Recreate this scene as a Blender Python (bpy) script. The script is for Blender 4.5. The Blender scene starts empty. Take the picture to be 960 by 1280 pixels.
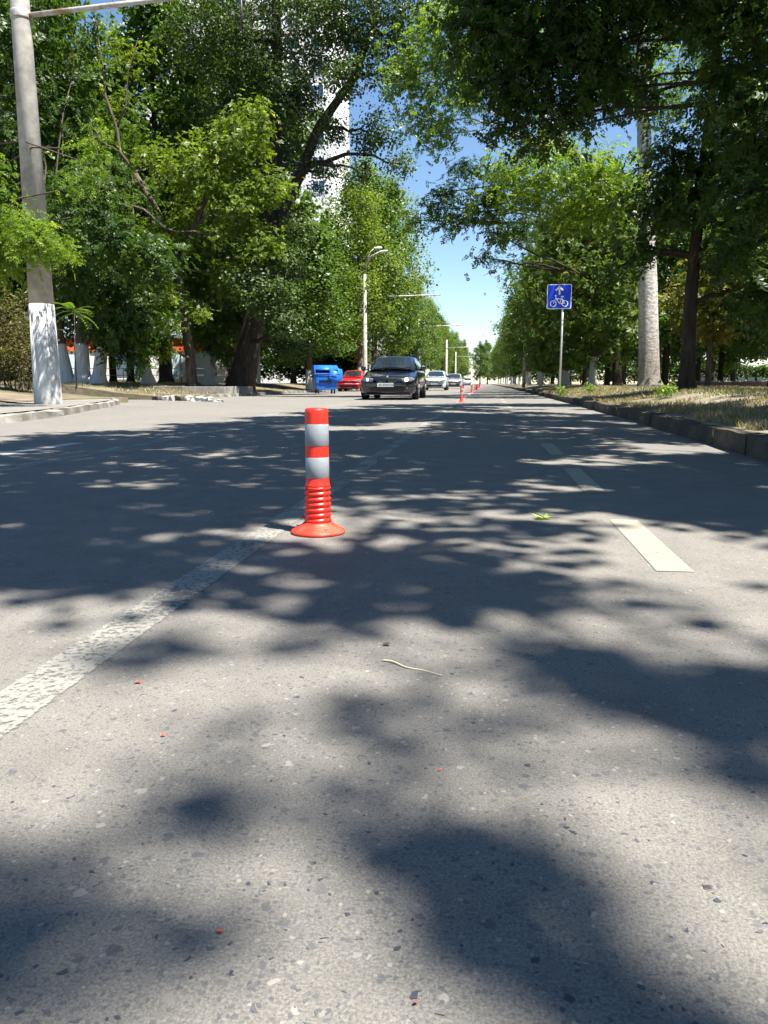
import bpy, bmesh, math, random
import numpy as np
from mathutils import Vector, Matrix

# ------------------------------------------------------------------ camera
sc = bpy.context.scene
C = sc.collection
F, PCX, PCY, CAMH = 961.0, 480.0, 640.0, 0.53          # photograph: 960 x 1280
PITCH = math.atan(161 / F)
YAW = math.atan(127 / F * math.cos(PITCH))
cam = bpy.data.cameras.new('camera'); camo = bpy.data.objects.new('camera', cam); C.objects.link(camo)
cam.sensor_fit = 'VERTICAL'; cam.sensor_height = 24.0; cam.lens = F / 1280 * 24.0
cam.clip_start = 0.05; cam.clip_end = 4000
camo.location = (0, 0, CAMH); camo.rotation_euler = (math.pi / 2 - PITCH, 0, YAW)
sc.camera = camo

# ------------------------------------------------------------------ sky, sun, exposure
SUN_EL, SUN_AZ = math.radians(64), math.radians(118)    # azimuth clockwise from +Y (down the road)
SUN = Vector((math.sin(SUN_AZ) * math.cos(SUN_EL), math.cos(SUN_AZ) * math.cos(SUN_EL), math.sin(SUN_EL)))
world = bpy.data.worlds.new('World'); sc.world = world; world.use_nodes = True
wn = world.node_tree.nodes; wl = world.node_tree.links
bg = wn['Background']; sky = wn.new('ShaderNodeTexSky'); sky.sky_type = 'NISHITA'; sky.sun_disc = False
sky.sun_elevation = SUN_EL; sky.sun_rotation = SUN_AZ
sky.air_density = 1.0; sky.dust_density = 0.0; sky.ozone_density = 3.0
hs = wn.new('ShaderNodeHueSaturation'); hs.inputs['Saturation'].default_value = 1.06   # the picture's vivid colour rendering, whole sky alike
wl.new(sky.outputs[0], hs.inputs['Color']); wl.new(hs.outputs[0], bg.inputs[0]); bg.inputs[1].default_value = 0.062
sl = bpy.data.lights.new('sun', 'SUN'); sl.energy = 5.0; sl.angle = math.radians(0.53); sl.color = (1.0, 0.95, 0.86)
so = bpy.data.objects.new('sun', sl); C.objects.link(so); so.location = (20, -10, 30)
so.rotation_euler = SUN.to_track_quat('Z', 'Y').to_euler()
sc.view_settings.view_transform = 'Standard'; sc.view_settings.look = 'None'
sc.view_settings.exposure = 1.65; sc.view_settings.gamma = 1.0; sc.view_settings.use_curve_mapping = False
sc.render.engine = 'CYCLES'
sc.cycles.max_bounces = 5; sc.cycles.diffuse_bounces = 3; sc.cycles.glossy_bounces = 2
sc.cycles.transmission_bounces = 3; sc.cycles.transparent_max_bounces = 6
sc.cycles.use_adaptive_sampling = True; sc.cycles.adaptive_threshold = 0.02
sc.cycles.use_denoising = True
sc.cycles.sample_clamp_indirect = 4.0
random.seed(7); rng = np.random.default_rng(7)

# ------------------------------------------------------------------ pixel helpers (pixel = direction, depth from the place)
def ray(x, y):
    a = (x - PCX) / F; b = -(y - PCY) / F
    f = (-math.sin(YAW) * math.cos(PITCH), math.cos(YAW) * math.cos(PITCH), -math.sin(PITCH))
    r = (math.cos(YAW), math.sin(YAW), 0.0)
    u = (-math.sin(YAW) * math.sin(PITCH), math.cos(YAW) * math.sin(PITCH), math.cos(PITCH))
    return tuple(f[i] + a * r[i] + b * u[i] for i in range(3))
def gnd(x, y, z=0.0):
    d = ray(x, y); t = (z - CAMH) / d[2]; return (t * d[0], t * d[1], z)
def atY(x, y, Y):
    d = ray(x, y); t = Y / d[1]; return (t * d[0], Y, CAMH + t * d[2])

# ------------------------------------------------------------------ material helpers
def nodes(name):
    m = bpy.data.materials.new(name); m.use_nodes = True
    nt = m.node_tree; return m, nt, nt.nodes['Principled BSDF']
def N(nt, typ, **kw):
    n = nt.nodes.new(typ)
    for k, v in kw.items():
        if k in n.inputs: n.inputs[k].default_value = v
        else: setattr(n, k, v)
    return n
def ramp(nt, src, stops, interp='LINEAR'):
    r = nt.nodes.new('ShaderNodeValToRGB'); r.color_ramp.interpolation = interp
    e = r.color_ramp.elements
    while len(e) < len(stops): e.new(0.5)
    for i, (p, c) in enumerate(stops):
        e[i].position = p; e[i].color = (c[0], c[1], c[2], 1) if isinstance(c, (tuple, list)) else (c, c, c, 1)
    nt.links.new(src, r.inputs[0]); return r
def mixc(nt, fac, a, b, blend='MIX'):
    m = nt.nodes.new('ShaderNodeMix'); m.data_type = 'RGBA'; m.blend_type = blend
    for sock, v in ((m.inputs[0], fac), (m.inputs[6], a), (m.inputs[7], b)):
        if hasattr(v, 'is_output') or hasattr(v, 'links'): nt.links.new(v, sock)
        elif isinstance(v, (int, float)): sock.default_value = v
        else: sock.default_value = (v[0], v[1], v[2], 1)
    return m.outputs[2]
def objco(nt, scale=(1, 1, 1)):
    tc = nt.nodes.new('ShaderNodeTexCoord'); mp = nt.nodes.new('ShaderNodeMapping')
    mp.inputs['Scale'].default_value = scale; nt.links.new(tc.outputs['Object'], mp.inputs[0]); return mp.outputs[0]
def noise(nt, co, scale, detail=4, rough=0.55):
    n = nt.nodes.new('ShaderNodeTexNoise'); n.inputs['Scale'].default_value = scale
    n.inputs['Detail'].default_value = detail; n.inputs['Roughness'].default_value = rough
    if co is not None: nt.links.new(co, n.inputs['Vector'])
    return n.outputs['Fac']
def bump(nt, b, h, strength=0.3, dist=0.01):
    n = nt.nodes.new('ShaderNodeBump'); n.inputs['Strength'].default_value = strength; n.inputs['Distance'].default_value = dist
    nt.links.new(h, n.inputs['Height']); nt.links.new(n.outputs[0], b.inputs['Normal'])
def mottled(name, c1, c2, scale=4, rough=0.85, bs=0.3, bd=0.01, metallic=0, c3=None, s3=0.7, spec=0.3):
    m, nt, b = nodes(name); co = objco(nt)
    n1 = noise(nt, co, scale, 6, 0.62)
    col = ramp(nt, n1, [(0.3, c1), (0.7, c2)]).outputs[0]
    if c3 is not None:
        n3 = noise(nt, co, s3, 5, 0.6); f = ramp(nt, n3, [(0.48, 0.0), (0.66, 1.0)]).outputs[0]
        col = mixc(nt, f, col, c3)
    nt.links.new(col, b.inputs['Base Color']); b.inputs['Roughness'].default_value = rough
    b.inputs['Metallic'].default_value = metallic; b.inputs['Specular IOR Level'].default_value = spec
    if bs: bump(nt, b, noise(nt, co, scale * 6, 4), bs, bd)
    return m
def plain(name, col, rough=0.5, metallic=0.0, spec=0.5, coat=0.0, var=0.12):
    m, nt, b = nodes(name); co = objco(nt)
    n1 = noise(nt, co, 9, 4)
    lo = tuple(c * (1 - var) for c in col); hi = tuple(min(1, c * (1 + var)) for c in col)
    nt.links.new(ramp(nt, n1, [(0.3, lo), (0.7, hi)]).outputs[0], b.inputs['Base Color'])
    b.inputs['Roughness'].default_value = rough; b.inputs['Metallic'].default_value = metallic
    b.inputs['Specular IOR Level'].default_value = spec; b.inputs['Coat Weight'].default_value = coat
    b.inputs['Coat Roughness'].default_value = 0.06
    return m

def asphalt(name, chips=True, tone=1.0):
    m, nt, b = nodes(name); co = objco(nt)
    big = noise(nt, co, 0.45, 5, 0.6); mid = noise(nt, co, 6, 5, 0.6); fine = noise(nt, co, 290, 5, 0.8)
    t = lambda *c: tuple(v * tone for v in c)
    col = ramp(nt, fine, [(0.30, t(.060, .057, .052)), (0.5, t(.166, .157, .141)), (0.70, t(.285, .270, .243))]).outputs[0]
    col = mixc(nt, 1.0, col, ramp(nt, mid, [(0.25, .82), (0.75, 1.16)]).outputs[0], 'MULTIPLY')
    col = mixc(nt, 1.0, col, ramp(nt, big, [(0.3, (.86, .87, .9)), (0.7, (1.1, 1.08, 1.04))]).outputs[0], 'MULTIPLY')
    # aggregate: sparse stones of several sizes, dark bluish and pale
    for sc_, thr, lo, hi in ((70, .28, .62, .0), (40, .24, .84, .0), (130, .34, .5, .0)):
        v = nt.nodes.new('ShaderNodeTexVoronoi'); v.inputs['Scale'].default_value = sc_; v.inputs['Randomness'].default_value = 1
        wob = nt.nodes.new('ShaderNodeVectorMath'); wob.operation = 'ADD'
        nn = nt.nodes.new('ShaderNodeTexNoise'); nn.inputs['Scale'].default_value = sc_ * 1.4; nt.links.new(co, nn.inputs['Vector'])
        sm = nt.nodes.new('ShaderNodeVectorMath'); sm.operation = 'SCALE'; sm.inputs['Scale'].default_value = 0.9 / sc_
        nt.links.new(nn.outputs['Color'], sm.inputs[0]); nt.links.new(co, wob.inputs[0]); nt.links.new(sm.outputs[0], wob.inputs[1])
        nt.links.new(wob.outputs[0], v.inputs['Vector'])
        sep = nt.nodes.new('ShaderNodeSeparateColor'); nt.links.new(v.outputs['Color'], sep.inputs[0])
        pick = ramp(nt, sep.outputs[0], [(lo, 0.0), (lo + .02, 1.0)]).outputs[0]
        ins = ramp(nt, v.outputs['Distance'], [(thr, 1.0), (thr + .07, 0.0)]).outputs[0]
        f = nt.nodes.new('ShaderNodeMath'); f.operation = 'MULTIPLY'; nt.links.new(pick, f.inputs[0]); nt.links.new(ins, f.inputs[1])
        sw = nt.nodes.new('ShaderNodeMath'); sw.operation = 'MULTIPLY'; sw.inputs[1].default_value = 0.62; nt.links.new(f.outputs[0], sw.inputs[0])
        stone = ramp(nt, sep.outputs[1], [(0.0, t(.05, .055, .068)), (0.45, t(.10, .10, .108)), (0.75, t(.14, .125, .11)), (0.90, t(.20, .19, .17)), (0.98, t(.32, .30, .265))]).outputs[0]
        col = mixc(nt, sw.outputs[0], col, stone)
    nt.links.new(col, b.inputs['Base Color']); b.inputs['Roughness'].default_value = 0.82
    b.inputs['Specular IOR Level'].default_value = 0.35
    h = nt.nodes.new('ShaderNodeMath'); h.operation = 'ADD'; nt.links.new(fine, h.inputs[0]); nt.links.new(noise(nt, co, 75, 3), h.inputs[1])
    bump(nt, b, h.outputs[0], 0.5, 0.003)
    return m
def worn_paint(name, col, lo, hi, scale=38, stretch=(1, 1, 1), cx=None, hw=.05, bs=.4):
    m, nt, b = nodes(name); co = objco(nt, stretch)
    n1 = noise(nt, co, scale, 6, 0.7); n2 = noise(nt, co, 3.0, 4, 0.6)
    ad = nt.nodes.new('ShaderNodeMath'); ad.operation = 'MULTIPLY_ADD'; ad.inputs[1].default_value = 0.55
    nt.links.new(n2, ad.inputs[0]); nt.links.new(n1, ad.inputs[2])
    a = ramp(nt, ad.outputs[0], [(lo, 0.0), (hi, 1.0)]).outputs[0]
    if cx is not None:                                   # ragged edges
        tc = nt.nodes.new('ShaderNodeTexCoord'); sp_ = nt.nodes.new('ShaderNodeSeparateXYZ'); nt.links.new(tc.outputs['Object'], sp_.inputs[0])
        m1 = nt.nodes.new('ShaderNodeMath'); m1.operation = 'SUBTRACT'; m1.inputs[1].default_value = cx; nt.links.new(sp_.outputs[0], m1.inputs[0])
        m2 = nt.nodes.new('ShaderNodeMath'); m2.operation = 'ABSOLUTE'; nt.links.new(m1.outputs[0], m2.inputs[0])
        m3 = nt.nodes.new('ShaderNodeMath'); m3.operation = 'MULTIPLY_ADD'; m3.inputs[1].default_value = .022; nt.links.new(noise(nt, None or tc.outputs['Object'], 55, 5, .7), m3.inputs[0]); nt.links.new(m2.outputs[0], m3.inputs[2])
        mr = nt.nodes.new('ShaderNodeMapRange'); mr.inputs[1].default_value = hw + .011 - .002; mr.inputs[2].default_value = hw + .011 + .002; mr.inputs[3].default_value = 1; mr.inputs[4].default_value = 0; nt.links.new(m3.outputs[0], mr.inputs[0])
        mm = nt.nodes.new('ShaderNodeMath'); mm.operation = 'MULTIPLY'; nt.links.new(a, mm.inputs[0]); nt.links.new(mr.outputs[0], mm.inputs[1]); a = mm.outputs[0]
    c = ramp(nt, noise(nt, co, 120, 5, .7), [(0.25, tuple(v * .68 for v in col)), (0.7, col)]).outputs[0]
    nt.links.new(c, b.inputs['Base Color']); b.inputs['Roughness'].default_value = 0.75
    nt.links.new(a, b.inputs['Alpha']); bump(nt, b, noise(nt, co, 150, 4), bs, 0.002)
    return m
def leafmat(name, dark, light, trans=0.42, rare=None):
    m, nt, b = nodes(name)
    at = nt.nodes.new('ShaderNodeAttribute'); at.attribute_name = 'tint'
    dark, light = [(c[0] * 1.18, c[1], c[2] * .85) for c in (dark, light)]
    st = [(0.0, dark), (0.75, light)]
    st += [(0.955, light), (0.975, rare or (light[0] * 1.5, light[1] * 1.25, light[2] * 1.1))]
    col = ramp(nt, at.outputs['Fac'], st).outputs[0]
    nt.links.new(col, b.inputs['Base Color']); b.inputs['Roughness'].default_value = 0.42; b.inputs['Specular IOR Level'].default_value = 0.35
    tr = nt.nodes.new('ShaderNodeBsdfTranslucent')
    tc = mixc(nt, 1.0, col, (1.9, 1.85, 0.75), 'MULTIPLY'); nt.links.new(tc, tr.inputs[0])
    mx = nt.nodes.new('ShaderNodeMixShader'); mx.inputs[0].default_value = trans
    out = nt.nodes['Material Output']
    nt.links.new(b.outputs[0], mx.inputs[1]); nt.links.new(tr.outputs[0], mx.inputs[2]); nt.links.new(mx.outputs[0], out.inputs[0])
    return m
def barkmat(name, c1, c2, white_to=None, wcol=(.44, .43, .41), scale=9):
    m, nt, b = nodes(name); co = objco(nt, (1, 1, 0.22))
    n1 = noise(nt, co, scale, 6, 0.65)
    col = ramp(nt, n1, [(0.32, c1), (0.68, c2)]).outputs[0]
    if white_to:                                        # limewash brushed on up to this height
        tc = nt.nodes.new('ShaderNodeTexCoord'); sx = nt.nodes.new('ShaderNodeSeparateXYZ'); nt.links.new(tc.outputs['Object'], sx.inputs[0])
        ad = nt.nodes.new('ShaderNodeMath'); ad.operation = 'MULTIPLY_ADD'; ad.inputs[1].default_value = 0.18
        nt.links.new(n1, ad.inputs[0]); nt.links.new(sx.outputs[2], ad.inputs[2])
        mr = nt.nodes.new('ShaderNodeMapRange'); mr.inputs[1].default_value = white_to + .08; mr.inputs[2].default_value = white_to + .12
        mr.inputs[3].default_value = 1; mr.inputs[4].default_value = 0; nt.links.new(ad.outputs[0], mr.inputs[0])
        wear = ramp(nt, noise(nt, co, 14, 6, .7), [(0.28, 0.25), (0.45, 1.0)]).outputs[0]
        mu = nt.nodes.new('ShaderNodeMath'); mu.operation = 'MULTIPLY'; nt.links.new(mr.outputs[0], mu.inputs[0]); nt.links.new(wear, mu.inputs[1])
        col = mixc(nt, mu.outputs[0], col, wcol)
    nt.links.new(col, b.inputs['Base Color']); b.inputs['Roughness'].default_value = 0.9; b.inputs['Specular IOR Level'].default_value = 0.2
    bump(nt, b, n1, 0.8, 0.04)
    return m

M = {}
M['asphalt'] = asphalt('worn_asphalt')
M['asphalt_side'] = asphalt('pavement_asphalt', tone=1.15)
M['line_old'] = worn_paint('worn_line_paint', (.27, .262, .235), .62, .78, 70, (1, 1, 1), -.77, .055, .15)
M['line_mid'] = worn_paint('bike_line_paint', (.30, .28, .23), .34, .66, 70)
M['line_faint'] = worn_paint('faint_line_paint', (.30, .29, .27), .62, .84, 45)
M['line_white'] = worn_paint('white_line_paint', (.48, .48, .455), .42, .62, 50)
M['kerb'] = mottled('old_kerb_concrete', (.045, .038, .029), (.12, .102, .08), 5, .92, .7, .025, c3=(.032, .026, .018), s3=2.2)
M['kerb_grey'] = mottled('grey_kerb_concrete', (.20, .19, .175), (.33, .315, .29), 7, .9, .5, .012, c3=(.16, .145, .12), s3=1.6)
M['kerb_white'] = mottled('chipped_white_concrete', (.34, .33, .30), (.62, .60, .55), 5, .9, .6, .02, c3=(.15, .14, .12), s3=2.5)
M['soil'] = mottled('dry_soil', (.10, .08, .056), (.21, .172, .12), 1.6, .95, .7, .03, c3=(.10, .105, .04), s3=.5)
M['grass_soil'] = mottled('dry_grass_soil', (.12, .10, .072), (.25, .22, .165), 2.4, .95, .7, .03, c3=(.10, .095, .05), s3=.8)
M['pole'] = mottled('pole_concrete', (.30, .285, .255), (.47, .45, .41), 5, .85, .4, .01, c3=(.24, .225, .2), s3=1.4)
M['pole_white'] = mottled('pole_limewash', (.38, .385, .39), (.55, .555, .555), 6, .85, .5, .01, c3=(.26, .262, .262), s3=2.2)  # limewash with grey patches painted in for dappled leaf shade
M['pipe'] = mottled('galvanised_pipe', (.36, .35, .33), (.52, .51, .48), 8, .55, .2, .003, metallic=.2, c3=(.26, .15, .08), s3=3)
M['rust'] = mottled('rusty_steel', (.09, .045, .025), (.22, .10, .05), 12, .85, .4, .004)
M['steel'] = plain('sign_post_steel', (.55, .56, .57), .38, .6)
M['dark_metal'] = plain('dark_metal', (.05, .05, .055), .5, .3)
M['orange'] = plain('fluorescent_orange_plastic', (.80, .028, .012), .42, 0, .45, var=.05)
M['orange_dirty'] = mottled('scuffed_orange_plastic', (.76, .032, .014), (.83, .05, .022), 12, .5, .15, .002, c3=(.62, .10, .06), s3=14, spec=.4)
M['reflective'] = mottled('reflective_sheeting', (.23, .25, .265), (.28, .30, .315), 60, .38, .05, .0005, metallic=.1, c3=(.25, .27, .285), s3=18, spec=.4)
M['bolt'] = plain('bolt_steel', (.45, .45, .45), .35, .9)
M['sign_blue'] = plain('sign_blue', (.008, .045, .55), .35, var=.04)
M['sign_white'] = plain('sign_white', (.80, .81, .82), .35, var=.03)
M['car_black'] = plain('black_car_paint', (.004, .005, .009), .22, .0, .5, 1.0, .02)
M['car_red'] = plain('red_car_paint', (.52, .012, .016), .3, .0, .5, .8, .04)
M['car_silver'] = plain('pale_silver_paint', (.56, .66, .74), .35, .25, .5, .8, .04)
M['car_grey'] = plain('silver_grey_paint', (.42, .42, .43), .35, .3, .5, .8, .04)
M['car_white'] = plain('white_car_paint', (.75, .76, .77), .35, .0, .5, .6, .04)
M['glass'] = plain('car_glass', (.012, .018, .024), .06, 0, .9, .6, .02)
M['black_plastic'] = plain('black_plastic', (.012, .012, .013), .55, 0, .3)
M['tyre'] = plain('tyre_rubber', (.014, .014, .014), .8, 0, .2)
M['rim'] = plain('alloy_rim', (.40, .41, .42), .3, .8)
M['chrome'] = plain('chrome_trim', (.55, .56, .57), .15, .95)
M['plate'] = plain('number_plate', (.48, .49, .50), .5, var=.03)
M['interior'] = plain('dark_interior', (.03, .03, .032), .8)
M['seat'] = plain('grey_seat_fabric', (.07, .07, .075), .9)
m, nt, b = nodes('headlight_lens'); b.inputs['Base Color'].default_value = (.16, .175, .19, 1); b.inputs['Metallic'].default_value = .2; b.inputs['Roughness'].default_value = .12; b.inputs['Coat Weight'].default_value = 1
M['lens'] = m
m, nt, b = nodes('lit_headlight'); b.inputs['Emission Color'].default_value = (1, .93, .74, 1); b.inputs['Emission Strength'].default_value = 1.6
M['lit'] = m
M['bin_blue'] = mottled('blue_bin_plastic', (.008, .10, .50), (.02, .17, .66), 6, .45, .15, .004, c3=(.015, .12, .50), s3=3)
M['bin_dark'] = plain('dark_blue_plastic', (.006, .03, .13), .55)
M['wall_white'] = mottled('white_render', (.62, .62, .60), (.76, .76, .74), 1.2, .85, .2, .01)
M['wall_orange'] = mottled('orange_panel', (.62, .12, .035), (.74, .18, .06), 2, .7, .1, .01)
M['wall_pale'] = mottled('pale_blue_panel', (.45, .58, .66), (.55, .68, .74), 2, .7, .1, .01)
M['tower'] = mottled('tower_panels', (.60, .60, .62), (.72, .72, .73), .5, .85, .15, .02)
M['tower_side'] = mottled('tower_end_wall', (.64, .64, .66), (.74, .74, .76), .5, .85, .15, .02)
M['window'] = plain('window_glass', (.03, .06, .11), .08, 0, .9, .6, .05)
M['frame'] = plain('window_frame', (.70, .70, .70), .5)
M['brown_wall'] = mottled('brown_low_wall', (.14, .08, .055), (.24, .15, .11), 3, .9, .4, .02)
M['roof'] = mottled('grey_roof', (.16, .16, .16), (.26, .26, .25), 3, .8, .3, .02)
M['cable'] = plain('cable_black', (.02, .02, .02), .6)
M['bark_dark'] = barkmat('dark_bark', (.018, .014, .011), (.06, .047, .036))
M['bark_mid'] = barkmat('brown_bark', (.05, .038, .028), (.14, .11, .085))
M['bark_lime'] = barkmat('limewashed_bark', (.04, .032, .025), (.12, .095, .075), 1.45)
m, nt, b = nodes('pale_poplar_bark'); co = objco(nt, (1, 1, 1.6)); n1 = noise(nt, co, 7, 6, .7)
col = ramp(nt, n1, [(.30, (.13, .115, .095)), (.46, (.34, .325, .30)), (.62, (.50, .485, .455))]).outputs[0]
tc = nt.nodes.new('ShaderNodeTexCoord'); sx_ = nt.nodes.new('ShaderNodeSeparateXYZ'); nt.links.new(tc.outputs['Object'], sx_.inputs[0])
ad = nt.nodes.new('ShaderNodeMath'); ad.operation = 'MULTIPLY_ADD'; ad.inputs[1].default_value = 1.2; nt.links.new(noise(nt, co, 3, 5, .7), ad.inputs[0]); nt.links.new(sx_.outputs[2], ad.inputs[2])
mr = nt.nodes.new('ShaderNodeMapRange'); mr.inputs[1].default_value = 1.5; mr.inputs[2].default_value = 3.2; mr.inputs[3].default_value = .85; mr.inputs[4].default_value = 0; nt.links.new(ad.outputs[0], mr.inputs[0])
rough_b = ramp(nt, noise(nt, objco(nt, (1, 1, .25)), 10, 6, .7), [(.35, (.10, .08, .065)), (.65, (.25, .215, .18))]).outputs[0]     # coarse old bark at the foot
nt.links.new(mixc(nt, mr.outputs[0], col, rough_b), b.inputs['Base Color']); b.inputs['Roughness'].default_value = .9; bump(nt, b, n1, .9, .05); M['bark_pale'] = m
M['leaf_dark'] = leafmat('leaf_deep_green', (.016, .042, .010), (.045, .105, .020))
M['leaf_mid'] = leafmat('leaf_mid_green', (.028, .068, .012), (.072, .150, .026))
M['leaf_light'] = leafmat('leaf_yellow_green', (.055, .11, .014), (.125, .21, .032), .48)
M['leaf_feather'] = leafmat('leaf_fresh_green', (.065, .14, .016), (.13, .235, .035), .5)
M['leaf_poplar'] = leafmat('leaf_poplar_green', (.022, .052, .018), (.060, .115, .036), .36)
M['leaf_chestnut'] = leafmat('leaf_chestnut_green', (.026, .066, .014), (.085, .160, .030), .42, rare=(.16, .12, .03))
M['leaf_olive'] = leafmat('leaf_olive_grey', (.055, .075, .028), (.15, .165, .07), .3, rare=(.26, .17, .10))
M['leaf_dry'] = leafmat('leaf_yellowing', (.07, .11, .02), (.18, .20, .05), .45, rare=(.30, .20, .06))
M['straw'] = leafmat('dry_grass_blades', (.085, .085, .055), (.25, .25, .20), .35, rare=(.06, .11, .03))

# ------------------------------------------------------------------ mesh helpers
def tagit(o, label=None, cat=None, group=None, kind=None):
    if label: o['label'] = label
    if cat: o['category'] = cat
    if group: o['group'] = group
    if kind: o['kind'] = kind
    return o
def empty(name, loc=(0, 0, 0), rz=0.0, label=None, cat=None, group=None):
    o = bpy.data.objects.new(name, None); C.objects.link(o); o.location = loc; o.rotation_euler = (0, 0, rz)
    o.empty_display_size = 0.2
    return tagit(o, label, cat, group)
def link(name, me, mat=None, parent=None):
    if mat is not None and not me.materials:
        me.materials.append(M[mat] if isinstance(mat, str) else mat)
    o = bpy.data.objects.new(name, me); C.objects.link(o)
    if parent is not None: o.parent = parent
    return o
class MB:
    def __init__(s): s.v = []; s.f = []; s.sm = []
    def add(s, vs, fs, smooth=False):
        k = len(s.v); s.v += [tuple(p) for p in vs]; s.f += [tuple(i + k for i in f) for f in fs]; s.sm += [smooth] * len(fs); return s
    def box(s, c, d, rz=0.0, rx=0.0, taper=1.0):
        R = Matrix.Rotation(rz, 3, 'Z') @ Matrix.Rotation(rx, 3, 'X'); vs = []
        for z in (-.5, .5):
            k = taper if z > 0 else 1
            for x, y in ((-.5, -.5), (.5, -.5), (.5, .5), (-.5, .5)):
                vs.append(tuple(Vector(c) + R @ Vector((x * d[0] * k, y * d[1] * k, z * d[2]))))
        return s.add(vs, [(3, 2, 1, 0), (4, 5, 6, 7), (0, 1, 5, 4), (1, 2, 6, 5), (2, 3, 7, 6), (3, 0, 4, 7)])
    def tube(s, pts, rad, seg=8, smooth=True, caps=True, jit=0.0):
        P = [Vector(p) for p in pts]; n = len(P); rings = []
        if not hasattr(rad, '__len__'): rad = [rad] * n
        prev = None
        for i in range(n):
            t = (P[min(i + 1, n - 1)] - P[max(i - 1, 0)])
            t = t.normalized() if t.length > 1e-9 else Vector((0, 0, 1))
            if prev is None:
                a = t.orthogonal().normalized() if abs(t.z) < .9 else Vector((1, 0, 0)); a = (a - t * a.dot(t)).normalized()
            else:
                a = (prev - t * prev.dot(t)); a = a.normalized() if a.length > 1e-6 else t.orthogonal().normalized()
            prev = a; b_ = t.cross(a)
            rings.append([tuple(P[i] + (a * math.cos(2 * math.pi * k / seg) + b_ * math.sin(2 * math.pi * k / seg)) * rad[i] * (1 + (random.uniform(-jit, jit) if jit else 0))) for k in range(seg)])
        vs = [p for r in rings for p in r]; fs = []
        for i in range(n - 1):
            for k in range(seg):
                k2 = (k + 1) % seg; fs.append((i * seg + k, i * seg + k2, (i + 1) * seg + k2, (i + 1) * seg + k))
        s.add(vs, fs, smooth)
        if caps:
            k0 = len(s.v) - len(vs)
            s.f += [tuple(k0 + k for k in reversed(range(seg))), tuple(k0 + (n - 1) * seg + k for k in range(seg))]; s.sm += [False, False]
        return s
    def lathe(s, prof, seg=32, c=(0, 0, 0), smooth=True, mod=None):
        n = len(prof); vs = []
        for r, z in prof:
            for k in range(seg):
                a = 2 * math.pi * k / seg; rr = mod(r, z, a) if mod else r
                vs.append((c[0] + rr * math.cos(a), c[1] + rr * math.sin(a), c[2] + z))
        fs = [(i * seg + k, i * seg + (k + 1) % seg, (i + 1) * seg + (k + 1) % seg, (i + 1) * seg + k) for i in range(n - 1) for k in range(seg)]
        k0 = len(s.v); s.add(vs, fs, smooth)
        s.f += [tuple(k0 + (n - 1) * seg + k for k in range(seg)), tuple(k0 + k for k in reversed(range(seg)))]; s.sm += [False, False]
        return s
    def mesh(s, name):
        me = bpy.data.meshes.new(name); me.from_pydata(s.v, [], s.f); me.polygons.foreach_set('use_smooth', s.sm); me.update(); return me
    def build(s, name, mat, parent=None): return link(name, s.mesh(name), mat, parent)
def bevel(o, w=0.01, seg=2, ang=35):
    md = o.modifiers.new('bevel', 'BEVEL'); md.width = w; md.segments = seg; md.limit_method = 'ANGLE'; md.angle_limit = math.radians(ang); return o
def npmesh(name, V, Q, tint=None, smooth=False):
    me = bpy.data.meshes.new(name); nv = len(V); nf = len(Q); k = Q.shape[1]
    me.vertices.add(nv); me.vertices.foreach_set('co', V.astype(np.float32).ravel())
    me.loops.add(nf * k); me.loops.foreach_set('vertex_index', Q.astype(np.int32).ravel())
    me.polygons.add(nf); me.polygons.foreach_set('loop_start', np.arange(0, nf * k, k, dtype=np.int32))
    me.polygons.foreach_set('loop_total', np.full(nf, k, np.int32))
    me.polygons.foreach_set('use_smooth', np.full(nf, smooth, bool))
    if tint is not None:
        at = me.attributes.new('tint', 'FLOAT', 'POINT'); at.data.foreach_set('value', tint.astype(np.float32))
    me.update(calc_edges=True); return me
def sheet(name, poly, z, mat, kind='structure', parent=None, thick=0.0):
    vs = [(x, y, z) for x, y in poly]; fs = [tuple(range(len(poly)))]
    me = bpy.data.meshes.new(name); me.from_pydata(vs, [], fs); me.update()
    bm = bmesh.new(); bm.from_mesh(me)
    for f in bm.faces:
        if f.normal.z < 0: f.normal_flip()
    bm.to_mesh(me); bm.free()
    o = link(name, me, mat, parent)
    if kind and parent is None: o['kind'] = kind
    return o

# ------------------------------------------------------------------ leaves
def norm(a): return a / np.maximum(np.linalg.norm(a, axis=1, keepdims=True), 1e-9)
def frames(nrm, spin):
    """rotation matrices whose z axis is nrm, spun by spin about it"""
    z = norm(nrm); h = np.where(np.abs(z[:, 2:3]) < .9, np.array([[0, 0, 1.]]), np.array([[1., 0, 0]]))
    x = norm(np.cross(h, z)); y = np.cross(z, x); c = np.cos(spin)[:, None]; s = np.sin(spin)[:, None]
    return np.stack([x * c + y * s, -x * s + y * c, z], axis=2)
LEAF = np.array([[0, 0, 0], [.27, .42, .07], [0, 1.0, -.03], [-.27, .42, .07]])            # folded ovate leaf
WIDE = np.array([[0, 0, 0], [.46, .48, .09], [0, 1.0, -.05], [-.46, .48, .09]])
LONG = np.array([[0, 0, 0], [.15, .45, .05], [0, 1.0, -.12], [-.15, .45, .05]])
def pinnate(pairs=6, ll=.30, lw=.10, droop=.25):
    vs = []
    for i in range(pairs):
        t = (i + 1) / (pairs + .5); z = -droop * t * t
        for s in (-1, 1):
            d = np.array([s * .92, .40, -.10]); d /= np.linalg.norm(d); w = np.array([-d[1], d[0], 0]) * s
            o = np.array([0, t, z])
            vs += [o, o + d * ll * .45 + w * lw, o + d * ll, o + d * ll * .45 - w * lw]
    o = np.array([0, 1.0, -droop]); vs += [o, o + [lw, ll * .4, 0], o + [0, ll, -.03], o + [-lw, ll * .4, 0]]
    return np.array(vs)
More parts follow.
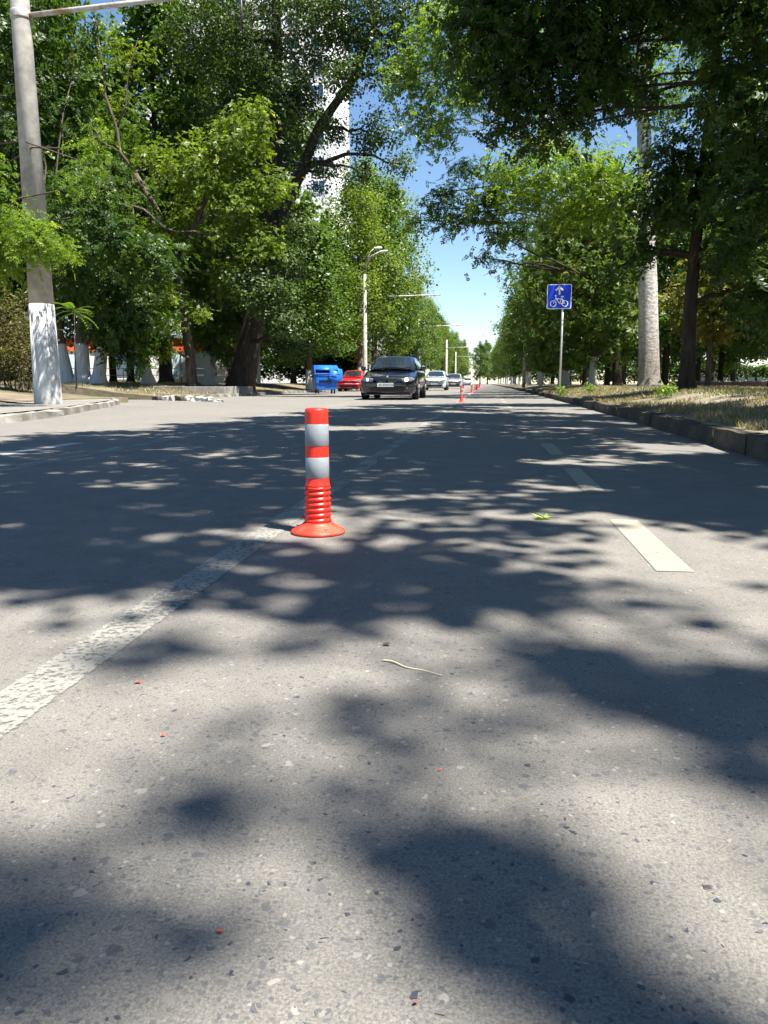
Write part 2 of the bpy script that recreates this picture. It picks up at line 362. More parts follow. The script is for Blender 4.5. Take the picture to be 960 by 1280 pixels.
PINN = pinnate(); PINN_FINE = pinnate(9, .20, .055, .35)
def palmate(k=5):
    vs = []
    for i in range(k):
        a = math.radians(-75 + 150 * i / (k - 1)); d = np.array([math.sin(a), math.cos(a), -.12]); w = np.array([math.cos(a), -math.sin(a), 0])
        L = .95 if i in (1, 2, 3) else .7
        vs += [np.zeros(3), d * L * .65 + w * .16 + [0, 0, .03], d * L, d * L * .65 - w * .16 + [0, 0, .03]]
    return np.array(vs)
PALM = palmate()
def place(tmpl, pos, nrm, size, spin=None, seed=None):
    n = len(pos); spin = rng.uniform(0, 2 * np.pi, n) if spin is None else spin
    R = frames(nrm, spin); V = np.einsum('nij,kj->nki', R, tmpl) * size[:, None, None] + pos[:, None, :]
    k = len(tmpl)
    if k > 4:                                            # every leaflet a little different
        g = k // 4; W = V.reshape(n, g, 4, 3); b0 = W[:, :, :1, :]
        W = b0 + (W - b0) * rng.uniform(.7, 1.2, (n, g, 1, 1)) + rng.normal(0, .035, (n, g, 4, 3)) * size[:, None, None, None] * np.array([.25, 1, .6, 1])[None, None, :, None] + rng.normal(0, .03, (n, g, 1, 3)) * size[:, None, None, None]
        V = W.reshape(n, k, 3)
    tint = np.repeat(np.clip(rng.normal(.45, .22, n), 0, 1), k)
    return V.reshape(-1, 3), tint
def quads(nv): return np.arange(nv).reshape(-1, 4)
def foliage(blobs, tmpl, size, per=26, rc=.32, flat=.7, up=.55, dens=1.0, cl=None):
    """blobs: (x,y,z,rx,ry,rz,n_clusters); returns verts, tint, cluster centres"""
    cs, cen = [], []
    for (x, y, z, rx, ry, rz, n) in blobs:
        n = max(1, int(n * dens)); d = norm(rng.normal(size=(n, 3))); r = rng.uniform(0, 1, n) ** .42
        lump = 1 + .22 * np.sin(d[:, 0:1] * 5 + x * 3) * np.cos(d[:, 1:2] * 4 + z * 2)
        cs.append(np.array([x, y, z]) + d * lump * r[:, None] * np.array([rx, ry, rz])); cen.append(np.repeat([[x, y, z]], n, 0))
    cs = np.concatenate(cs); cen = np.concatenate(cen)
    if cl is not None: cs = np.concatenate([cs, cl]); cen = np.concatenate([cen, cl - [0, 0, .5]])
    n = len(cs); k = per
    sh = rng.uniform(.55, 1.25, n); off = rng.normal(size=(n, k, 3)) * rc * sh[:, None, None] * np.array([1, 1, flat]) * .62
    pos = (cs[:, None, :] + off).reshape(-1, 3)
    outw = np.repeat(norm(cs - cen + 1e-3), k, 0); loc = norm(off.reshape(-1, 3) + 1e-6)
    nrm = np.array([0, 0, up]) + .35 * outw + .30 * loc + rng.normal(size=pos.shape) * .42
    sz = size * rng.uniform(.65, 1.25, len(pos))
    V, t = place(tmpl, pos, nrm, sz)
    ct = np.repeat(np.repeat(rng.normal(0, .13, n), k), len(tmpl)); t = np.clip(t + ct, 0, 1)
    return V, t, cs
def limb(mb, a, b_, r0, r1, seg=6, sag=.0, n=5, wob=.12):
    a = Vector(a); b_ = Vector(b_); L = (b_ - a).length; pts = []
    for i in range(n + 1):
        t = i / n; p = a.lerp(b_, t); k = math.sin(t * math.pi)
        p += Vector((random.uniform(-1, 1), random.uniform(-1, 1), random.uniform(-.7, .8))) * wob * min(L, 4) * .12 * k + Vector((0, 0, sag * L * k)); pts.append(p)
    mb.tube(pts, [r0 + (r1 - r0) * (i / n) ** .8 for i in range(n + 1)], seg, True, False, .05); return pts
def flare(pts_r, base_k=1.45):
    out = []
    for i, (x, y, z, r) in enumerate(pts_r): out.append((x, y, z, r))
    x, y, z, r = out[0]; x2, y2, z2, r2 = out[1]
    t = .35 / max(.36, z2 - z)
    out[0:1] = [(x, y, z - .12, r * base_k * 1.1), (x, y, z + .03, r * base_k), (x + (x2 - x) * t * .5, y + (y2 - y) * t * .5, z + (z2 - z) * t * .5, r * 1.15), (x + (x2 - x) * t, y + (y2 - y) * t, z + (z2 - z) * t, r)]
    return out
def crown_parts(stems, blobs, tmpl, size, seed, per=26, rc=.32, flat=.7, dens=1.0, twigs=60, limb_r=.09, cl=None, seg=10, base_k=1.4, sub=True):
    """returns (trunk MB, V, tint)"""
    random.seed(seed); mb = MB(); pts_all = []
    for k, st in enumerate(stems):
        s2 = flare(st, base_k) if (k == 0 or st[0][2] < .8) else st
        dense = []
        for i in range(len(s2) - 1):
            a, b_ = np.array(s2[i]), np.array(s2[i + 1]); m_ = max(1, int((b_[2] - a[2]) / 1.2))
            for q in range(m_):
                p = a + (b_ - a) * q / m_
                if q: p[:2] += rng.normal(0, .04, 2) * min(1, p[3] * 3)
                dense.append(p)
        dense.append(np.array(s2[-1]))
        mb.tube([p[:3] for p in dense], [p[3] for p in dense], seg, True, True, .07); pts_all += [p for p in dense if p[2] > 1.2]
    V, t, cs = foliage(blobs, tmpl, size, per, rc, flat, dens=dens, cl=cl)
    P = np.array(pts_all); ends = []
    for b_ in blobs:
        c = np.array(b_[:3]); low = P[P[:, 2] < c[2] + .6]
        if len(low) == 0: low = P
        d = np.linalg.norm(low[:, :3] - c, axis=1) + .35 * np.maximum(0, c[2] - low[:, 2]); a = low[np.argmin(d)]
        L = np.linalg.norm(a[:3] - c)
        if L > .25:
            pp = limb(mb, a[:3], c, min(a[3] * .6, limb_r + (.012 if limb_r > .03 else .003) * L), .02 if limb_r > .03 else .01, 6, random.uniform(-.02, .12), 7, .45); ends += [np.array(p) for p in pp[2:]]
        else: ends.append(c)
    E_ = np.array(ends)
    if twigs:
        for i in rng.choice(len(cs), min(twigs, len(cs)), replace=False):
            c = cs[i]; a = E_[np.argmin(np.linalg.norm(E_ - c, axis=1))]
            if np.linalg.norm(a - c) > .15: limb(mb, a, c, .022, .006, 4, .05, 3, .3)
    return mb, V, t
def tree(name, label, group, stems, blobs, leaf, tmpl, size, bark, seed, **kw):
    b0 = stems[0][0]; o = empty(name, (b0[0], b0[1], b0[2]), 0, label, 'tree', group)
    mb, V, t = crown_parts(stems, blobs, tmpl, size, seed, **kw)
    org = np.array(b0[:3]); mb.v = [tuple(np.array(p) - org) for p in mb.v]
    mb.build('trunk', bark, o)
    cr = link('crown', npmesh('crown', V - org, quads(len(V)), t), leaf, o); cr['kind'] = 'stuff'
    return o
def pxblob(x, y, r, Y, n, ky=.8, depth=1.0, rz=None):
    """a leafy mass seen at pixel x,y with pixel radius r, standing at depth Y"""
    p = atY(x, y, Y); R = r * Y / F * 1.03
    return (p[0], p[1], p[2], R, R * depth, (rz * Y / F if rz else R * ky), n)

# ================================================================== SETTING
def sstep(a, b_, x): t = np.clip((x - a) / (b_ - a), 0, 1); return t * t * (3 - 2 * t)
KY = [-12, 5.5, 11, 20, 30, 50, 120, 420]; KX = [1.80, 1.90, 2.08, 2.22, 2.30, 2.48, 2.6, 2.6]
def kx(Y): return np.interp(Y, KY, KX)
def vnoise(x, y): return .5 * np.sin(x * 1.7 + 1.3 * np.sin(y * .9)) + .3 * np.sin(y * 2.3 + x * .7) + .2 * np.sin(x * 5.1 + y * 4.3)
def right_z(X, Y): d = X - kx(Y) - .18; return .15 + .21 * sstep(0, 2.0, d) + .02 * vnoise(X, Y) * sstep(0, .6, d)
def left_edge(Y): return np.interp(Y, [24, 62, 66, 420], [-10.1, -10.1, -7.6, -7.6])
def left_z(X, Y): return .124 + .40 * sstep(0, 4.6, left_edge(Y) - .2 - X) + .015 * vnoise(X, Y)

sheet('ground', [(-1500, -300), (1500, -300), (1500, 2500), (-1500, 2500)], -.05, 'soil')
ys = [-12, 0, 5.5, 11, 20, 30, 50, 120, 420]
road = sheet('road', [(float(kx(y)) + .02, y) for y in ys] + [(-46, 420), (-46, -12)], 0.0, 'asphalt')

def strip(name, x0, x1, y0, y1, mat, z=.002, off=None):
    o = sheet(name, [(x0, y0), (x1, y0), (x1, y1), (x0, y1)], z, mat); return o
strip('separator_line', -.835, -.705, -2, 23.0, 'line_old')
for k, y in enumerate(np.arange(27, 160, 9.0)): strip('separator_line', -.83, -.71, y, y + 4.5, 'line_white')
for y0, y1 in ((2.22, 3.07), (3.85, 4.95), (5.9, 7.0), (8.0, 9.1), (10.2, 11.3), (12.3, 13.4), (14.6, 15.8), (17, 18.2), (19.5, 20.8), (22, 23.4)):
    strip('bike_lane_dash', .495, .60, y0, y1, 'line_mid')
for y in np.arange(25, 90, 3.0): strip('bike_lane_dash', .49, .61, y, y + 1.3, 'line_mid')
strip('lane_dash', -3.68, -3.55, 3.4, 6.5, 'line_white')
for y in np.arange(10.6, 120, 7.0): strip('lane_dash', -3.68, -3.55, y, y + 3, 'line_faint')
sheet('old_lane_seam', [(-2.95, -2), (-2.80, -2), (-2.98, 12), (-3.12, 12)], .002, 'line_faint')

# --- raised ground: right verge, left pavement, left verges
def heightfield(name, xs_of_y, ysamp, zf, mat, skirt=.3):
    V = []; nx = None
    for y in ysamp:
        xs = xs_of_y(y); nx = len(xs)
        for x in xs: V.append((x, y, float(zf(x, y))))
    ny = len(ysamp); Q = []
    for j in range(ny - 1):
        for i in range(nx - 1):
            a = j * nx + i; Q.append((a, a + 1, a + nx + 1, a + nx))
    per = list(range(nx)) + [j * nx + nx - 1 for j in range(1, ny)] + [(ny - 1) * nx + i for i in range(nx - 2, -1, -1)] + [j * nx for j in range(ny - 2, 0, -1)]
    k0 = len(V); V += [(V[i][0], V[i][1], V[i][2] - skirt) for i in per]
    for q in range(len(per)):
        q2 = (q + 1) % len(per); Q.append((per[q], k0 + q, k0 + q2, per[q2]))
    me = bpy.data.meshes.new(name); me.from_pydata(V, [], Q); me.polygons.foreach_set('use_smooth', [True] * ((nx - 1) * (ny - 1)) + [False] * len(per)); me.update()
    o = link(name, me, mat); o['kind'] = 'structure'; return o
rx = np.concatenate([np.linspace(0, 3, 26), np.linspace(3.4, 12, 16), np.linspace(15, 120, 12)])
ry = np.concatenate([np.linspace(-12, 3, 14), np.linspace(3.4, 24, 60), np.linspace(25, 60, 30), np.linspace(65, 420, 24)])
heightfield('right_verge', lambda y: float(kx(y)) + .15 + rx, ry, right_z, 'grass_soil')
KL = [(-6.22, -12), (-6.22, 4), (-6.26, 8), (-6.42, 9.6), (-6.85, 11.6), (-7.5, 13.6), (-8.35, 16.2), (-9.2, 18.5), (-9.75, 19.6), (-10.5, 20.5), (-11.6, 20.95), (-14, 21.1), (-46, 21.2)]
pv = sheet('left_pavement', [(x - .13, y - .10 * (y > 19)) for x, y in KL] + [(-46, -12)], .12, 'asphalt_side')
def lA(x, y): return .126 + .36 * sstep(0, 4.5, -9.9 - x) + .012 * (1 + vnoise(x, y))
heightfield('left_verge', lambda y: -46 + (36.0 - .35 * math.sin(y * .8)) * np.linspace(0, 1, 50) ** .7, np.linspace(-12, 20.4, 50), lA, 'soil')
lx = np.concatenate([np.linspace(0, 6, 26), np.linspace(7, 36, 12), [60, 110]])
heightfield('far_left_verge', lambda y: (float(left_edge(y)) - .2 - lx)[::-1], np.concatenate([np.linspace(24.0, 60, 50), np.linspace(61, 70, 8), np.linspace(75, 420, 20)]), left_z, 'soil')

# --- kerbs: every stone its own piece
def stone_mesh(name, l, w, h, mat, seed, rough=.012):
    r = random.Random(seed); bm = bmesh.new(); bmesh.ops.create_cube(bm, size=1)
    bmesh.ops.subdivide_edges(bm, edges=bm.edges[:], cuts=1, use_grid_fill=True)
    for v in bm.verts:
        e = sum(abs(c) > .4 for c in v.co); v.co.x *= w; v.co.y *= l; v.co.z *= h
        if e >= 2 and v.co.z > 0: v.co.x *= .94; v.co.z -= .012
        v.co += Vector((r.uniform(-rough, rough), r.uniform(-rough, rough) * .6, r.uniform(-rough, rough)))
    me = bpy.data.meshes.new(name); bm.to_mesh(me); bm.free(); me.materials.append(M[mat]); return me
def kerb(name, poly, mat, h, w, l, smax, label=None):
    root = bpy.data.objects.new(name, None); C.objects.link(root); root['kind'] = 'structure'; root.empty_display_size = .2
    root.location = (poly[0][0], poly[0][1], 0)
    ms = [stone_mesh('kerb_stone', l - .018, w, h + .12, mat, i + len(name)) for i in range(7)]
    d = [0]
    for a, b_ in zip(poly[:-1], poly[1:]): d.append(d[-1] + math.dist(a, b_))
    s = l / 2; i = 0; R = random.Random(3)
    while s < min(d[-1], smax):
        x = np.interp(s, d, [p[0] for p in poly]); y = np.interp(s, d, [p[1] for p in poly])
        x2 = np.interp(s + .05, d, [p[0] for p in poly]); y2 = np.interp(s + .05, d, [p[1] for p in poly])
        o = link('kerb_stone', ms[i % 7], None, root); o.location = (x - poly[0][0], y - poly[0][1], h / 2 - .06 + R.uniform(-.014, .010))
        o.rotation_euler = (R.uniform(-.012, .012), R.uniform(-.03, .03), math.atan2(-(x2 - x), y2 - y) + R.uniform(-.015, .015)); s += l; i += 1
    return root
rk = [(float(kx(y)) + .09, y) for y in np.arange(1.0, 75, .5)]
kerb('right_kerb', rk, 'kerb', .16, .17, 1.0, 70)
kerb('left_kerb', KL, 'kerb_grey', .125, .16, 1.0, 46)
kerb('far_left_kerb', [(-10.12, 24.1), (-10.12, 62)], 'kerb_grey', .13, .16, 1.0, 36)
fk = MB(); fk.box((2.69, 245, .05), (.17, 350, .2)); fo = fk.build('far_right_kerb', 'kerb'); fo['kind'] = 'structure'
fk = MB(); fk.box((-7.72, 245, .05), (.16, 350, .2)); fo = fk.build('far_left_kerb', 'kerb_grey'); fo['kind'] = 'structure'

# --- stones showing in the asphalt close to the camera
chip_m = []
for j, c in enumerate(((.045, .05, .065), (.085, .088, .095), (.30, .28, .24), (.13, .11, .095))):
    chip_m.append(plain('aggregate_%d' % j, c, .6, 0, .35, var=.25))
random.seed(11)
chips = []
for j in range(16):
    k = random.randint(4, 7); L = 1.0; asp = random.uniform(.4, .9); vs = []; a0 = random.uniform(0, 6)
    ang = sorted(random.uniform(0, 2 * math.pi) for _ in range(k))
    for zz, kk in ((-.16, 1.0), (.1, .9)):
        for a in ang: vs.append((math.cos(a) * .5 * kk, math.sin(a) * .5 * asp * kk, zz))
    fs = [tuple(range(k, 2 * k))] + [(i, (i + 1) % k, k + (i + 1) % k, k + i) for i in range(k)]
    me = bpy.data.meshes.new('stone_chip'); me.from_pydata(vs, [], fs); me.update(); me.materials.append(chip_m[[0, 0, 1, 0, 1, 3, 0, 1][j % 8]]); chips.append(me)
for j in range(300):
    px_, py_ = random.uniform(-20, 980), 800 + 500 * random.random() ** .8
    p = gnd(px_, py_)
    if p[0] < -.66 and p[1] > .8: continue
    o = link('stone_chip', chips[random.randrange(16)], None, road); s = random.choice((.004, .005, .005, .006, .006, .007, .008, .010, .013))
    o.location = (p[0], p[1], 0); o.scale = (s, s, .008); o.rotation_euler = (0, 0, random.uniform(0, 6.28))

# ================================================================== TREES
def stem(pts, Y, r0, r1, z0=None):
    out = []; n = len(pts)
    for i, p in enumerate(pts):
        yy = Y if len(p) == 2 else p[2]
        q = atY(p[0], p[1], yy); z = q[2] if (i or z0 is None) else z0
        out.append((q[0], q[1], z, r0 + (r1 - r0) * i / (n - 1)))
    return out
B = pxblob
# big dark tree behind the pavement: forked trunk
t2 = [stem([(300, 487), (312, 430), (325, 370), (335, 290), (343, 200), (346, 100), (345, -40)], 34, .60, .16, .2),
      stem([(330, 320), (352, 265), (378, 212), (398, 160), (440, 100), (468, 30), (480, -40)], 34, .30, .08)]
tree('forked_tree', 'massive dark tree with a thick forked trunk behind the blue container', None, t2,
     [B(335, 50, 62, 34, 100), B(265, 50, 55, 35, 90), B(400, 20, 50, 33, 70), B(455, 30, 46, 33, 60), B(300, 120, 45, 35, 70), B(365, 120, 36, 33, 45), B(430, 95, 30, 32, 26), B(490, 90, 34, 33, 32),
      B(505, 30, 40, 33, 45), B(545, 5, 26, 33, 16), B(470, 165, 32, 33, 26), B(500, 205, 18, 33, 10), B(355, 190, 36, 35, 40), B(320, 210, 40, 36, 50), B(335, 270, 38, 36, 50), B(345, 340, 34, 36, 44), B(335, 400, 30, 36, 34),
      B(290, 330, 32, 36, 40), B(295, 395, 28, 36, 34), B(390, -60, 80, 34, 120), B(300, -50, 80, 35, 120), B(470, -50, 60, 33, 60), B(415, 160, 20, 33, 12), B(450, 215, 16, 33, 7), B(360, 430, 22, 36, 20), B(335, 375, 30, 31, 44), B(350, 325, 27, 32, 30), B(322, 300, 22, 32, 18), B(360, 405, 20, 31, 18), B(312, 350, 24, 31, 26), B(372, 290, 20, 32, 14), (-7.4, 34.5, 9.5, 1.1, 1.2, .8, 18), (-8.6, 34, 12.0, 1.2, 1.2, .9, 22), (-7.2, 33.5, 13.5, 1.2, 1.2, .8, 16)],
     'leaf_poplar', WIDE, .12, 'bark_dark', 21, dens=1.5, per=36, rc=.46, twigs=160, limb_r=.10, seg=14)
# leaning maple with bright leaves
t1 = [stem([(240, 489), (238, 450), (231, 395), (222, 335), (212, 300), (196, 262), (168, 215)], 32, .24, .09, .2),
      stem([(222, 335), (240, 290), (262, 240), (280, 190)], 32, .13, .05),
      stem([(168, 215), (150, 190), (146, 160), (132, 120), (128, 80), (118, 20)], 30.5, .08, .02), stem([(205, 285), (180, 262), (158, 255), (140, 225), (126, 205), (110, 150)], 30, .06, .012), stem([(150, 190), (128, 178), (112, 150), (105, 120)], 30.5, .04, .01), stem([(146, 160), (158, 130), (160, 90), (172, 50)], 30.5, .045, .01)]
tree('leaning_tree', 'leaning tree with bright yellow-green leaves growing from the concrete bed', None, t1,
     [B(248, 215, 48, 31, 80), B(298, 185, 40, 31, 60), B(205, 205, 36, 31, 36), B(296, 255, 42, 31, 60), B(243, 285, 42, 33.5, 60), B(188, 290, 30, 31, 30), B(330, 305, 28, 31, 30), B(340, 235, 26, 31, 26), B(280, 345, 28, 33, 30),
      B(200, 345, 24, 33.5, 20), B(310, 150, 30, 31, 26), B(205, 405, 18, 30, 22), B(200, 440, 13, 30, 10), B(212, 375, 13, 30.5, 9), B(252, 395, 9, 30, 5), B(150, 130, 26, 32, 14), B(120, 60, 28, 32, 12), B(165, 70, 26, 32, 12)],
     'leaf_light', PALM, .17, 'bark_mid', 22, per=16, rc=.42, twigs=120, limb_r=.05)
# group behind the concrete pole
def pole_group(px0, label, lean, blobs, seed, leaf='leaf_dark', Y=28, r=.24, bark='bark_lime', tm=PINN, sz=.42):
    st = [stem([(px0, 479), (px0 + lean[0], 420), (px0 + lean[1], 350), (px0 + lean[2], 300)], Y, r, .07)]
    return tree('roadside_tree', label, 'whitewashed trees behind the concrete pole', st, blobs, leaf, tm, sz, bark, seed, per=7, rc=.5, twigs=60, limb_r=.07)
pole_group(86, 'whitewashed trunk closest behind the concrete pole, leaning left', (-12, -18, -22, -20), [B(25, 60, 70, 29, 90), B(20, 160, 60, 29, 90), B(40, 250, 50, 29, 60), B(80, 120, 45, 30, 46), B(15, -30, 70, 29, 70), B(95, 40, 46, 30, 20), B(105, 250, 40, 25.5, 40)], 31)
pole_group(104, 'stout upright whitewashed trunk second behind the concrete pole', (-2, 4, 2, 0), [B(75, 300, 40, 28, 46), B(110, 260, 40, 29, 46), B(95, 345, 32, 27, 34), B(150, 310, 38, 29, 40), B(60, 380, 30, 28, 26), B(130, 215, 32, 29, 14), B(140, 300, 40, 25.5, 46)], 32, r=.30)
pole_group(123, 'whitewashed trunk leaning right beside the stout upright one', (6, 14, 20, 24), [B(150, 360, 38, 28, 46), B(135, 410, 28, 27, 30), B(175, 400, 34, 28, 40), B(165, 440, 18, 28, 14), B(200, 330, 30, 29, 26), B(120, 330, 30, 28, 26), B(180, 325, 38, 26, 44)], 33, r=.26)
pole_group(186, 'twin-stemmed whitewashed tree left of the leaning tree', (-14, -20, -18, -16), [B(185, 380, 32, 30, 40), B(180, 425, 22, 30, 26), B(245, 400, 28, 34.5, 30), B(170, 240, 34, 33, 20), B(160, 180, 36, 33, 14), B(110, 150, 40, 33, 20)], 34, leaf='leaf_mid', Y=31, bark='bark_lime')
pole_group(262, 'slim whitewashed trunk between the leaning tree and the massive forked one', (2, 6, 10, 12), [B(260, 410, 30, 36, 40), B(280, 440, 18, 36, 16), B(265, 350, 34, 37, 44), B(230, 340, 34, 37, 40), B(230, 150, 40, 38, 40), B(215, 60, 34, 38, 20), B(250, 10, 40, 38, 30)], 35, leaf='leaf_mid', Y=36, r=.28)
# fresh green fringe hanging in front of the pole, trunk outside the picture on the left
tree('locust_tree', 'fresh green feathery branch hanging before the concrete pole at the left edge', None,
     [[(-13.2, 16.6, .5, .2), (-13.1, 16.5, 3, .16), (-12.6, 16.2, 4.6, .1)]],
     [B(18, 292, 42, 13, 60), B(45, 305, 34, 12.6, 44), B(72, 318, 16, 12.6, 12), B(5, 335, 26, 13, 24), B(-40, 300, 50, 12.6, 40), B(-60, 200, 60, 12, 30), B(112, 205, 20, 13.6, 9), B(125, 175, 16, 13.7, 6), B(95, 235, 18, 13.5, 6)],
     'leaf_feather', PINN_FINE, .20, 'bark_mid', 41, per=9, rc=.26, twigs=70, limb_r=.015)
# olive shrub at the left edge
sb = empty('tamarisk_shrub', (atY(15, 488, 19)[0], 19, .45), 0, 'olive grey feathery shrub beside the concrete pole at the left edge', 'shrub')
stm = []; rs = random.Random(5); cl = []
for i in range(26):
    a = rs.uniform(-1, 1); h = rs.uniform(1.2, 2.6); bx_ = rs.uniform(-.6, .6); pts = [(bx_, rs.uniform(-.3, .3), -.1), (bx_ + a * .25, 0, h * .5), (bx_ + a * .8, rs.uniform(-.4, .4), h)]
    MB().tube(pts, [.02, .014, .005], 4, True, False).build('stem', 'bark_mid', sb)
    for q in range(16): t = rs.uniform(.22, 1.05); cl.append((bx_ + a * .8 * t + rs.gauss(0, .16), rs.gauss(0, .25), h * t + rs.gauss(0, .12)))
V, t, _ = foliage([(0, 0, 1.2, .3, .3, .5, 8)], LONG, .09, 20, .2, 1.2, cl=np.array(cl))
cr = link('foliage', npmesh('foliage', V, quads(len(V)), t), 'leaf_olive', sb); cr['kind'] = 'stuff'
# ailanthus shoot: each large leaf a piece of its own
ai = atY(95, 470, 24); sap = empty('ailanthus_sapling', (ai[0], 24, .50), 0, 'young tree with a star of long leaves right of the concrete pole', 'sapling')
top = atY(93, 388, 24); hz = top[2] - .50
MB().tube([(0, 0, -.1), (.02, 0, hz * .5), (top[0] - ai[0], 0, hz)], [.03, .024, .012], 6).build('stem', 'bark_mid', sap)
def big_leaf(L, seed):
    r = random.Random(seed); mb = MB(); n = 9; pr = [(0, L * i / n, .10 * L * math.sin(i / n * 2.2) - .42 * L * (i / n) ** 2) for i in range(n + 1)]
    mb.tube(pr, .006, 4, True, False)
    for i in range(2, n + 1):
        for s in (-1, 1):
            b_ = Vector(pr[i]); l = L * .30 * (1 - abs(i / n - .5) * .5); d = Vector((s * .8, .55, -.28)).normalized(); w = Vector((-.3 * s, .8, 0)).normalized() * l * .17
            mb.add([b_, b_ + d * l * .45 + w, b_ + d * l, b_ + d * l * .45 - w], [(0, 1, 2, 3)])
    me = mb.mesh('leaf'); at = me.attributes.new('tint', 'FLOAT', 'POINT'); at.data.foreach_set('value', [r.uniform(.4, .8)] * len(me.vertices)); return me
lm = [big_leaf(.62, 1), big_leaf(.72, 2), big_leaf(.55, 3)]
for i in range(15):
    o = link('leaf', lm[i % 3], 'leaf_mid', sap); o.location = (top[0] - ai[0], 0, hz - .03 * (i // 5) - .02 * (i % 3)); o.rotation_euler = (.5 - .28 * (i // 5) + random.uniform(-.2, .2), random.uniform(-.2, .2), i * 2.4)

# right: dark slim tree and pale poplar
T1 = [stem([(858, 490), (860, 440), (863, 380), (868, 320), (878, 220), (892, 100), (905, -60)], 18, .175, .07, .34)]
tree('dark_tree', 'slim black-looking trunk on the verge in front of the pale poplar', None, T1,
     [B(880, 240, 48, 18, 60), B(830, 255, 38, 18, 40), B(932, 290, 44, 18, 50), B(948, 365, 30, 18, 26), B(915, 185, 40, 18, 40), B(842, 200, 30, 18, 20), B(955, 190, 44, 18, 46), B(795, 305, 22, 18, 12), B(905, 335, 26, 18, 20), B(770, 335, 16, 18.5, 7),
      B(945, 80, 44, 18, 44), B(790, 120, 30, 17.5, 14), B(830, -20, 50, 18, 36), (5.9, 17.2, 5.6, .9, .9, .6, 40), (6.6, 17.0, 7.2, 1.2, 1.2, .8, 60), (5.6, 17.0, 8.0, 1.0, 1.0, .7, 40), (6.9, 16.4, 5.4, .8, .8, .5, 30), B(920, -20, 60, 18, 60)],
     'leaf_dark', PINN, .27, 'bark_dark', 51, per=9, rc=.42, twigs=110, limb_r=.05)
T2 = [stem([(812, 485), (811, 440), (810, 360), (808, 290), (806, 200), (803, 100), (800, -20), (800, -160)], 30, .40, .14, .36),
      stem([(808, 280), (770, 250), (720, 190), (650, 110), (590, 60)], 29, .12, .03)]
tree('pale_poplar', 'tall tree with a broad pale grey trunk right of the cycle sign', None, T2,
     [B(545, 55, 40, 28, 56), B(520, 105, 32, 28, 40), B(572, 125, 36, 28, 46), B(545, 165, 26, 28, 26), B(592, 85, 36, 28, 46), B(580, 25, 36, 28, 46), B(525, 150, 20, 28, 14), B(505, 75, 18, 28, 10),
      B(692, 225, 38, 27, 56), B(742, 212, 38, 27, 56), B(782, 235, 34, 27, 40), B(722, 262, 36, 28, 46), B(662, 250, 28, 28, 26), B(642, 215, 30, 28, 28), B(680, 180, 36, 28, 44), B(762, 270, 26, 28, 26),
      B(830, 130, 44, 30, 40), B(760, 100, 44, 30, 40), B(700, 60, 50, 30, 50), B(850, 60, 50, 30, 50), B(640, 20, 40, 29, 40), B(780, -40, 80, 30, 90)],
     'leaf_feather', PINN, .27, 'bark_pale', 52, per=9, rc=.46, twigs=120, limb_r=.05, seg=16, base_k=1.3)
# hanging dark sprays against the sky belong to a tree further along the kerb
T3 = [stem([(772, 478), (770, 430), (765, 360), (740, 300), (700, 230)], 38, .22, .06, .36)]
tree('spreading_tree', 'tree whose dark sprays hang over the road against the sky, behind the pale poplar', None, T3,
     [B(602, 255, 24, 30, 26), B(570, 272, 22, 30, 20), B(622, 292, 18, 30, 15), B(604, 322, 10, 30, 6), B(558, 240, 20, 30, 14), B(634, 232, 26, 30, 28), B(588, 215, 20, 30, 16), B(542, 262, 14, 30, 8), B(525, 275, 16, 31, 10), B(650, 290, 24, 33, 24),
      B(690, 280, 34, 36, 40), B(740, 310, 34, 38, 40), B(640, 330, 12, 32, 6), B(615, 270, 16, 30, 12)],
     'leaf_mid', PINN, .30, 'bark_dark', 53, per=8, rc=.42, twigs=70, limb_r=.04)

# --- trees standing to the right, outside the picture: their boughs hang into the top right and shade the road
def caster(gx, gy, z): k = z / SUN.z; return (gx + SUN.x * k, gy + SUN.y * k, z)
def vn2(x, y, s, sd):
    r = np.random.default_rng(sd); G = r.uniform(0, 1, (64, 64)); u = x / s + 20; v = y / s + 20
    i = np.floor(u).astype(int); j = np.floor(v).astype(int); a = u - i; b_ = v - j; a = a * a * (3 - 2 * a); b_ = b_ * b_ * (3 - 2 * b_)
    g = lambda p, q: G[p % 64, q % 64]
    return (g(i, j) * (1 - a) + g(i + 1, j) * a) * (1 - b_) + (g(i, j + 1) * (1 - a) + g(i + 1, j + 1) * a) * b_
fore = [  # leafy boughs over the near lane: (pixel ellipse of the shade they throw: x, y, rx, ry, tilt, leaf clusters)
    (690, 1190, 190, 62, .55, 46), (590, 1080, 110, 34, .25, 20), (820, 1290, 130, 60, .3, 24), (830, 858, 190, 34, .10, 40), (700, 815, 90, 20, .15, 12), (985, 985, 60, 40, .3, 10), (420, 1005, 90, 26, .2, 16), (520, 1040, 90, 20, .35, 12),
    (60, 1115, 130, 46, -.15, 24), (60, 1270, 130, 50, 0, 18), (170, 825, 90, 18, -.15, 14), (650, 745, 130, 20, .1, 22), (480, 770, 90, 24, 0, 20), (300, 985, 100, 20, -.15, 9), (400, 890, 70, 18, .3, 6), (330, 740, 60, 14, 0, 8),
    (780, 745, 70, 10, .1, 8), (900, 905, 90, 24, .2, 14), (240, 1190, 120, 18, -.1, 6), (560, 890, 60, 12, .2, 4), (260, 1010, 80, 16, -.2, 5)]
cl_near = []
